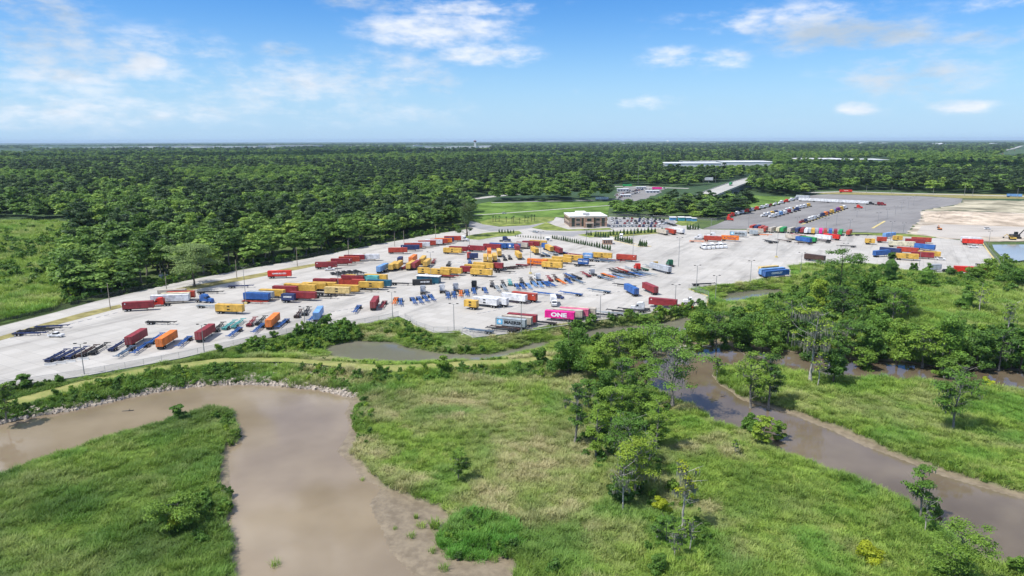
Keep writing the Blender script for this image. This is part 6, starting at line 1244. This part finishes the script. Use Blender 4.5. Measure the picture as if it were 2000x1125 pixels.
for i in range(1, n-1):
    for f in (0, .5):
        a = Lh[i].lerp(Lh[i+1], f) if i+1 < n else Lh[i]; b = Rh[i].lerp(Rh[i+1], f); m_ = MB(); d = (b-a).normalized(); q = Vector((-d.y, d.x, 0))*.7; z0 = Vector((0, 0, a.z+o0.z-1.42)); a1, b1 = a.lerp(b, .06), a.lerp(b, .94)
        g = lambda v, z: Vector((v.x, v.y, z)); zt = a.z-1.42
        m_.add([g(a1-q, -.3), g(b1-q, -.3), g(b1+q, -.3), g(a1+q, -.3), g(a1-q, zt), g(b1-q, zt), g(b1+q, zt), g(a1+q, zt)], [(3, 2, 1, 0), (4, 5, 6, 7), (0, 1, 5, 4), (1, 2, 6, 5), (2, 3, 7, 6), (3, 0, 4, 7)], KERB); m_.build("pier", e)
for x, y, z, c, lb in [(1427, 362, 9.6, 'green', "green truck driving over the bridge"), (1470, 350, 9.6, 'orange', "orange truck at the far end of the bridge")]:
    o = link("container_trailer", far_container(12.2, c, 'black'), None, G(x, y, z)); o.rotation_euler = (0, 0, R(62)); tag(o, lb, "truck")
o = mk_container(1176, 391.5, -2, 16, 'white', None, "white trailer on the road at the edge of the wood above the meadow", None, far=True)
mb = MB(); mb.box(-7, 7, -.3, .3, 5, 10, paint('white')); o = empty("billboard", G(1384, 358)); tag(o, "white billboard beside the highway bridge", "billboard"); mb.build("panel", o); mb = MB(); mb.tube((0, .6, 0), (0, .6, 9), .5, .5, GALV); mb.build("post", o)
rs = random.Random(8)
for k in range(16):
    f = (k+.5)/16; x = 1935+(1992-1935)*f; y = 309-(309-290)*f; o = link("parked_car", far_container(12.2, rs.choice(['white', 'silver', 'white', 'red']), 'black') if k % 3 == 0 else car_mesh(rs.choice(['white', 'silver', 'black']), 'suv'), None, G(x, y)+Vector((rs.uniform(-9, 9), 0, .1))); o.rotation_euler = (0, 0, R(60)); tag(o, "small vehicle driving on the far right highway", "vehicle", "traffic on the far right highway")
# ---------------------------------------------------------------- earth bank, machines
mb = MB(); ln = [[(1802, 414), (1850, 412.5), (1900, 414), (1990, 418), (2300, 430)], [(1812, 418), (1850, 415), (1900, 416.5), (1990, 421), (2300, 434)], [(1822, 424), (1850, 423), (1900, 424), (1990, 428), (2300, 440)], [(1806, 434), (1850, 438), (1900, 440), (1990, 443), (2300, 452)]]; zs = [.05, 1.6, 2.6, .05]
gp = []
for l_, z_ in zip(ln, zs):
    r_ = []
    for a, b in zip(l_, l_[1:]):
        for k in range(8): q = G(a[0]+(b[0]-a[0])*k/8, a[1]+(b[1]-a[1])*k/8, 0); q.z = z_*(rs.uniform(.8, 1.15) if z_ > 1 else 1); r_.append(q)
    gp.append(r_)
for j in range(3):
    for i in range(len(gp[0])-1): mb.add([gp[j][i], gp[j][i+1], gp[j+1][i+1], gp[j+1][i]], [(3, 2, 1, 0)], mat("orange_earth", (.42, .335, .245), .95, var=.3, vscale=.06, var2=(.54, .45, .35)))
    
for i in (0, len(gp[0])-1): mb.add([gp[j][i] for j in range(4)], [(0, 1, 2, 3)], MATS["orange_earth"])
o = mb.build("earth_bank"); o['kind'] = 'structure'
YM = mat("machine_yellow", (.55, .36, .06), .6)
def excavator(x, y, rz, lb, c, s_=1.0):
    e = empty("excavator", G(x, y), rz, (s_, s_, s_)); tag(e, lb, "excavator")
    for sg in (-1, 1): mb = MB(); mb.prism([(-2.2, .15), (-1.9, 0), (1.9, 0), (2.2, .15), (2.2, .75), (1.9, .95), (-1.9, .95), (-2.2, .75)], sg*1.15-.32, sg*1.15+.32, TYRE); mb.build("track", e)
    mb = MB(); mb.box(-2.6, 1.6, -1.3, 1.3, 1.05, 2.1, c, .1, .1); mb.box(.1, 1.6, .2, 1.25, 2.12, 3.1, GLS, .1, .05); mb.box(.05, 1.65, .15, 1.3, 3.11, 3.22, c); mb.build("body", e)
    mb = MB(); mb.tube((1.4, -.4, 1.8), (4.2, -.4, 4.6), .3, .22, c, 6); mb.tube((4.2, -.4, 4.6), (6.2, -.4, 2.6), .22, .18, c, 6); mb.box(5.9, 6.9, -.9, .1, 1.2, 2.4, DARK, .15, .1); mb.build("boom", e)
excavator(1982, 466, .1, "dark excavator beside the basin at the right", DARK, 1.5); excavator(1977, 468.5, 2.9, "yellow machine in front of the dark excavator", YM, .9); excavator(1835, 449, 1.4, "small orange digger on the sand", mat("machine_orange", (.55, .2, .06), .6), .8)
# ---------------------------------------------------------------- planted conifers and palms by the entrance
L_CON = leafmat("conifer_needles", (.030, .065, .022), (.05, .095, .03), (.06, .11, .03), .15)
def conifer(seed):
    rs = np.random.RandomState(seed); bl = []
    for k in range(16): f = k/16; a = rs.uniform(0, 6.28); r = .75*(1-f); bl.append((r*.5*math.cos(a), r*.5*math.sin(a), .3+3.0*f, .62*(1.05-f)+.08, .62*(1.05-f)+.08, .32))
    P, N = blobs_points(bl, 240, rs, .6); return np_mesh("crown", np.concatenate([quads(P, N, .34, rs), core([(0, 0, 1.5, .6, .6, 1.4)], None, 1)]), 0, L_CON)
CON = [conifer(i) for i in range(3)]; ctm = cached('ct', lambda: (lambda m_: (m_.tube((0, 0, -.1), (0, 0, 2.4), .08, .03, BARK, 6), m_.mesh("trunk"))[1])(MB())); rs = random.Random(3)
def crow(a, b, n_, where, sc_=1.0):
    for k in range(n_):
        f = (k+.5)/n_; x = a[0]+(b[0]-a[0])*f; y = a[1]+(b[1]-a[1])*f; s_ = sc_*rs.uniform(.85, 1.2); e = empty("conifer", G(x, y), rs.uniform(0, 6), (s_, s_, s_)); link("crown", CON[k % 3], e); link("trunk", ctm, e)
        tag(e, f"{ORD[k] if k < 20 else 'last'} small conifer from left {where}", "conifer", "conifers "+where)
crow((1077, 466), (1158, 482), 19, "in the hedge along the entrance lane", .95); crow((1158, 482), (1194, 490), 7, "at the sunny end of the hedge", 1.15); crow((1161, 463), (1190, 465.5), 6, "left of the gate house", 1.2); crow((1200, 469), (1236, 477), 8, "right of the gate house", 1.3); crow((1248, 481), (1264, 482), 4, "at the tip of the gate island", 1.3); crow((1188, 460.5), (1296, 453.5), 16, "on the lawn strip before the car park", 1.3); crow((1340, 449), (1366, 448.5), 5, "behind the parked beige trailers", 1.4)
crow((1004, 462), (1064, 467), 12, "in the low row left of the white booth", .55); crow((972, 455), (1006, 455.5), 6, "on the left entrance island", .9); crow((1144, 459.5), (1156, 460.5), 3, "in the round bed beside the entrance road", 1.0)
FR = mat("palm_frond", (.06, .12, .035), .7, var=.3, vscale=1.)
def palm_mesh():
    mb = MB(); r_ = random.Random(4)
    for k in range(22):
        a = r_.uniform(0, 6.28); el_ = r_.uniform(-.5, 1.2); p0 = Vector((0, 0, 4.6)); L = r_.uniform(1.3, 1.9); d = Vector((math.cos(a)*math.cos(el_), math.sin(a)*math.cos(el_), math.sin(el_))); s_ = Vector((-math.sin(a), math.cos(a), 0))*.28
        p1 = p0+d*L*.6; p2 = p0+d*L+Vector((0, 0, -.5)); mb.add([p0-s_*.3, p0+s_*.3, p1+s_, p1-s_, p2+s_*.2, p2-s_*.2], [(0, 1, 2, 3), (3, 2, 4, 5)], FR)
    return mb.mesh("crown")
pm_ = palm_mesh(); ptm = cached('pt', lambda: (lambda m_: (m_.tube((0, 0, -.1), (.1, 0, 4.6), .22, .16, BARK, 7), m_.mesh("trunk"))[1])(MB()))
for k, (x, y) in enumerate([(963, 434), (968, 433), (975, 434.5), (989, 434.5), (1000, 436), (1003, 435), (1014.5, 437), (1025, 434.5), (1031, 434), (1038, 432.5), (1044, 432)]):
    s_ = rs.uniform(.9, 1.2); e = empty("palm_tree", G(x, y), rs.uniform(0, 6), (s_, s_, s_)); link("crown", pm_, e); link("trunk", ptm, e); tag(e, f"{ORD[k]} small palm from the left on the lawn left of the office", "palm", "palms on the oval lawn")
p = G(214, 803, ZW); mb = MB(); mb.tube((p.x-2, p.y, ZW), (p.x+1.2, p.y+.5, ZW+.1), .22, .16, DARK, 7); p = G(250, 803, ZW)
mb = MB(); mb.tube((-1.6, 0, -.05), (1.4, .4, .12), .2, .14, DARK, 7); mb.tube((.2, .1, .1), (.6, .2, .7), .08, .04, DARK, 5); o = mb.build("drift_log", None, p); tag(o, "dark drift log floating in the left river", "log")
p = G(1412, 775, ZW); mb = MB(); mb.tube((-1.2, 0, -.05), (1.2, .3, .5), .12, .06, BARK, 6); mb.tube((.2, 0, .2), (.3, 1.2, 1.3), .08, .03, BARK, 5); mb.tube((-.3, 0, .1), (-.6, -.6, .9), .07, .03, BARK, 5); o = mb.build("drift_branch", None, p); tag(o, "brown branch sticking out of the creek water", "branch")
p = G(313, 549); e = empty("hut", p, .6); tag(e, "small white hut among the trees left of the spreading oak", "hut"); mb = MB(); mb.box(0, 4, 0, 3, 0, 2.6, paint('white')); mb.build("wall", e); mb = MB(); mb.prism([(-.2, 2.6), (4.2, 2.6), (4.2, 2.7), (2, 3.4), (-.2, 2.7)], -.2, 3.2, paint('grey')); mb.build("roof", e)

# ---------------------------------------------------------------- clouds overhead that shade the far woods
CLM = mat("cloud_body", (.9, .9, .9), 1.0, spec=0.)
def cloud(x, y, rx, ry, seed, lb):
    rs = np.random.RandomState(seed); V = []; n = 26
    for k in range(n):
        a = rs.uniform(0, 6.28); r = math.sqrt(rs.rand())*.8; cx, cy = r*rx*math.cos(a), r*ry*math.sin(a); s_ = rs.uniform(.22, .38); V.append(core([(cx, cy, rs.uniform(-10, 60), rx*s_, ry*s_, 70+80*(1-r))], None, 1.0))
    o = link("cloud", np_mesh("cloud", np.concatenate(V), 0, CLM)); k = 1150/math.tan(SUN_EL); o.location = (x-k*-math.cos(SUN_AZ), y-k*-math.sin(SUN_AZ), 1150); tag(o, lb, kind='structure')
    return o
for (px, py), rx, ry, sd in [((300, 311), 1100, 420, 1), ((860, 300), 900, 500, 5), ((1820, 337), 360, 150, 3), ((1120, 317), 420, 190, 2), ((560, 307), 700, 380, 4)]:
    q = G(px, py); cloud(q.x, q.y, rx, ry, sd, None)
# ---------------------------------------------------------------- air
hz_m = bpy.data.materials.new("air"); hz_m.use_nodes = True; t = NT(hz_m.node_tree)
pv_ = t.n('ShaderNodeVolumePrincipled', None, Color=(.62, .80, 1.0, 1), Density=2.8e-5, Anisotropy=0.0); t.n('ShaderNodeOutputMaterial', None, Volume=pv_.outputs[0])
mb = MB(); mb.box(-45000, 45000, -4000, 45000, -5, 130, hz_m); o = mb.build("haze"); o['kind'] = 'stuff'; o['label'] = "thin blue haze over the whole plain"
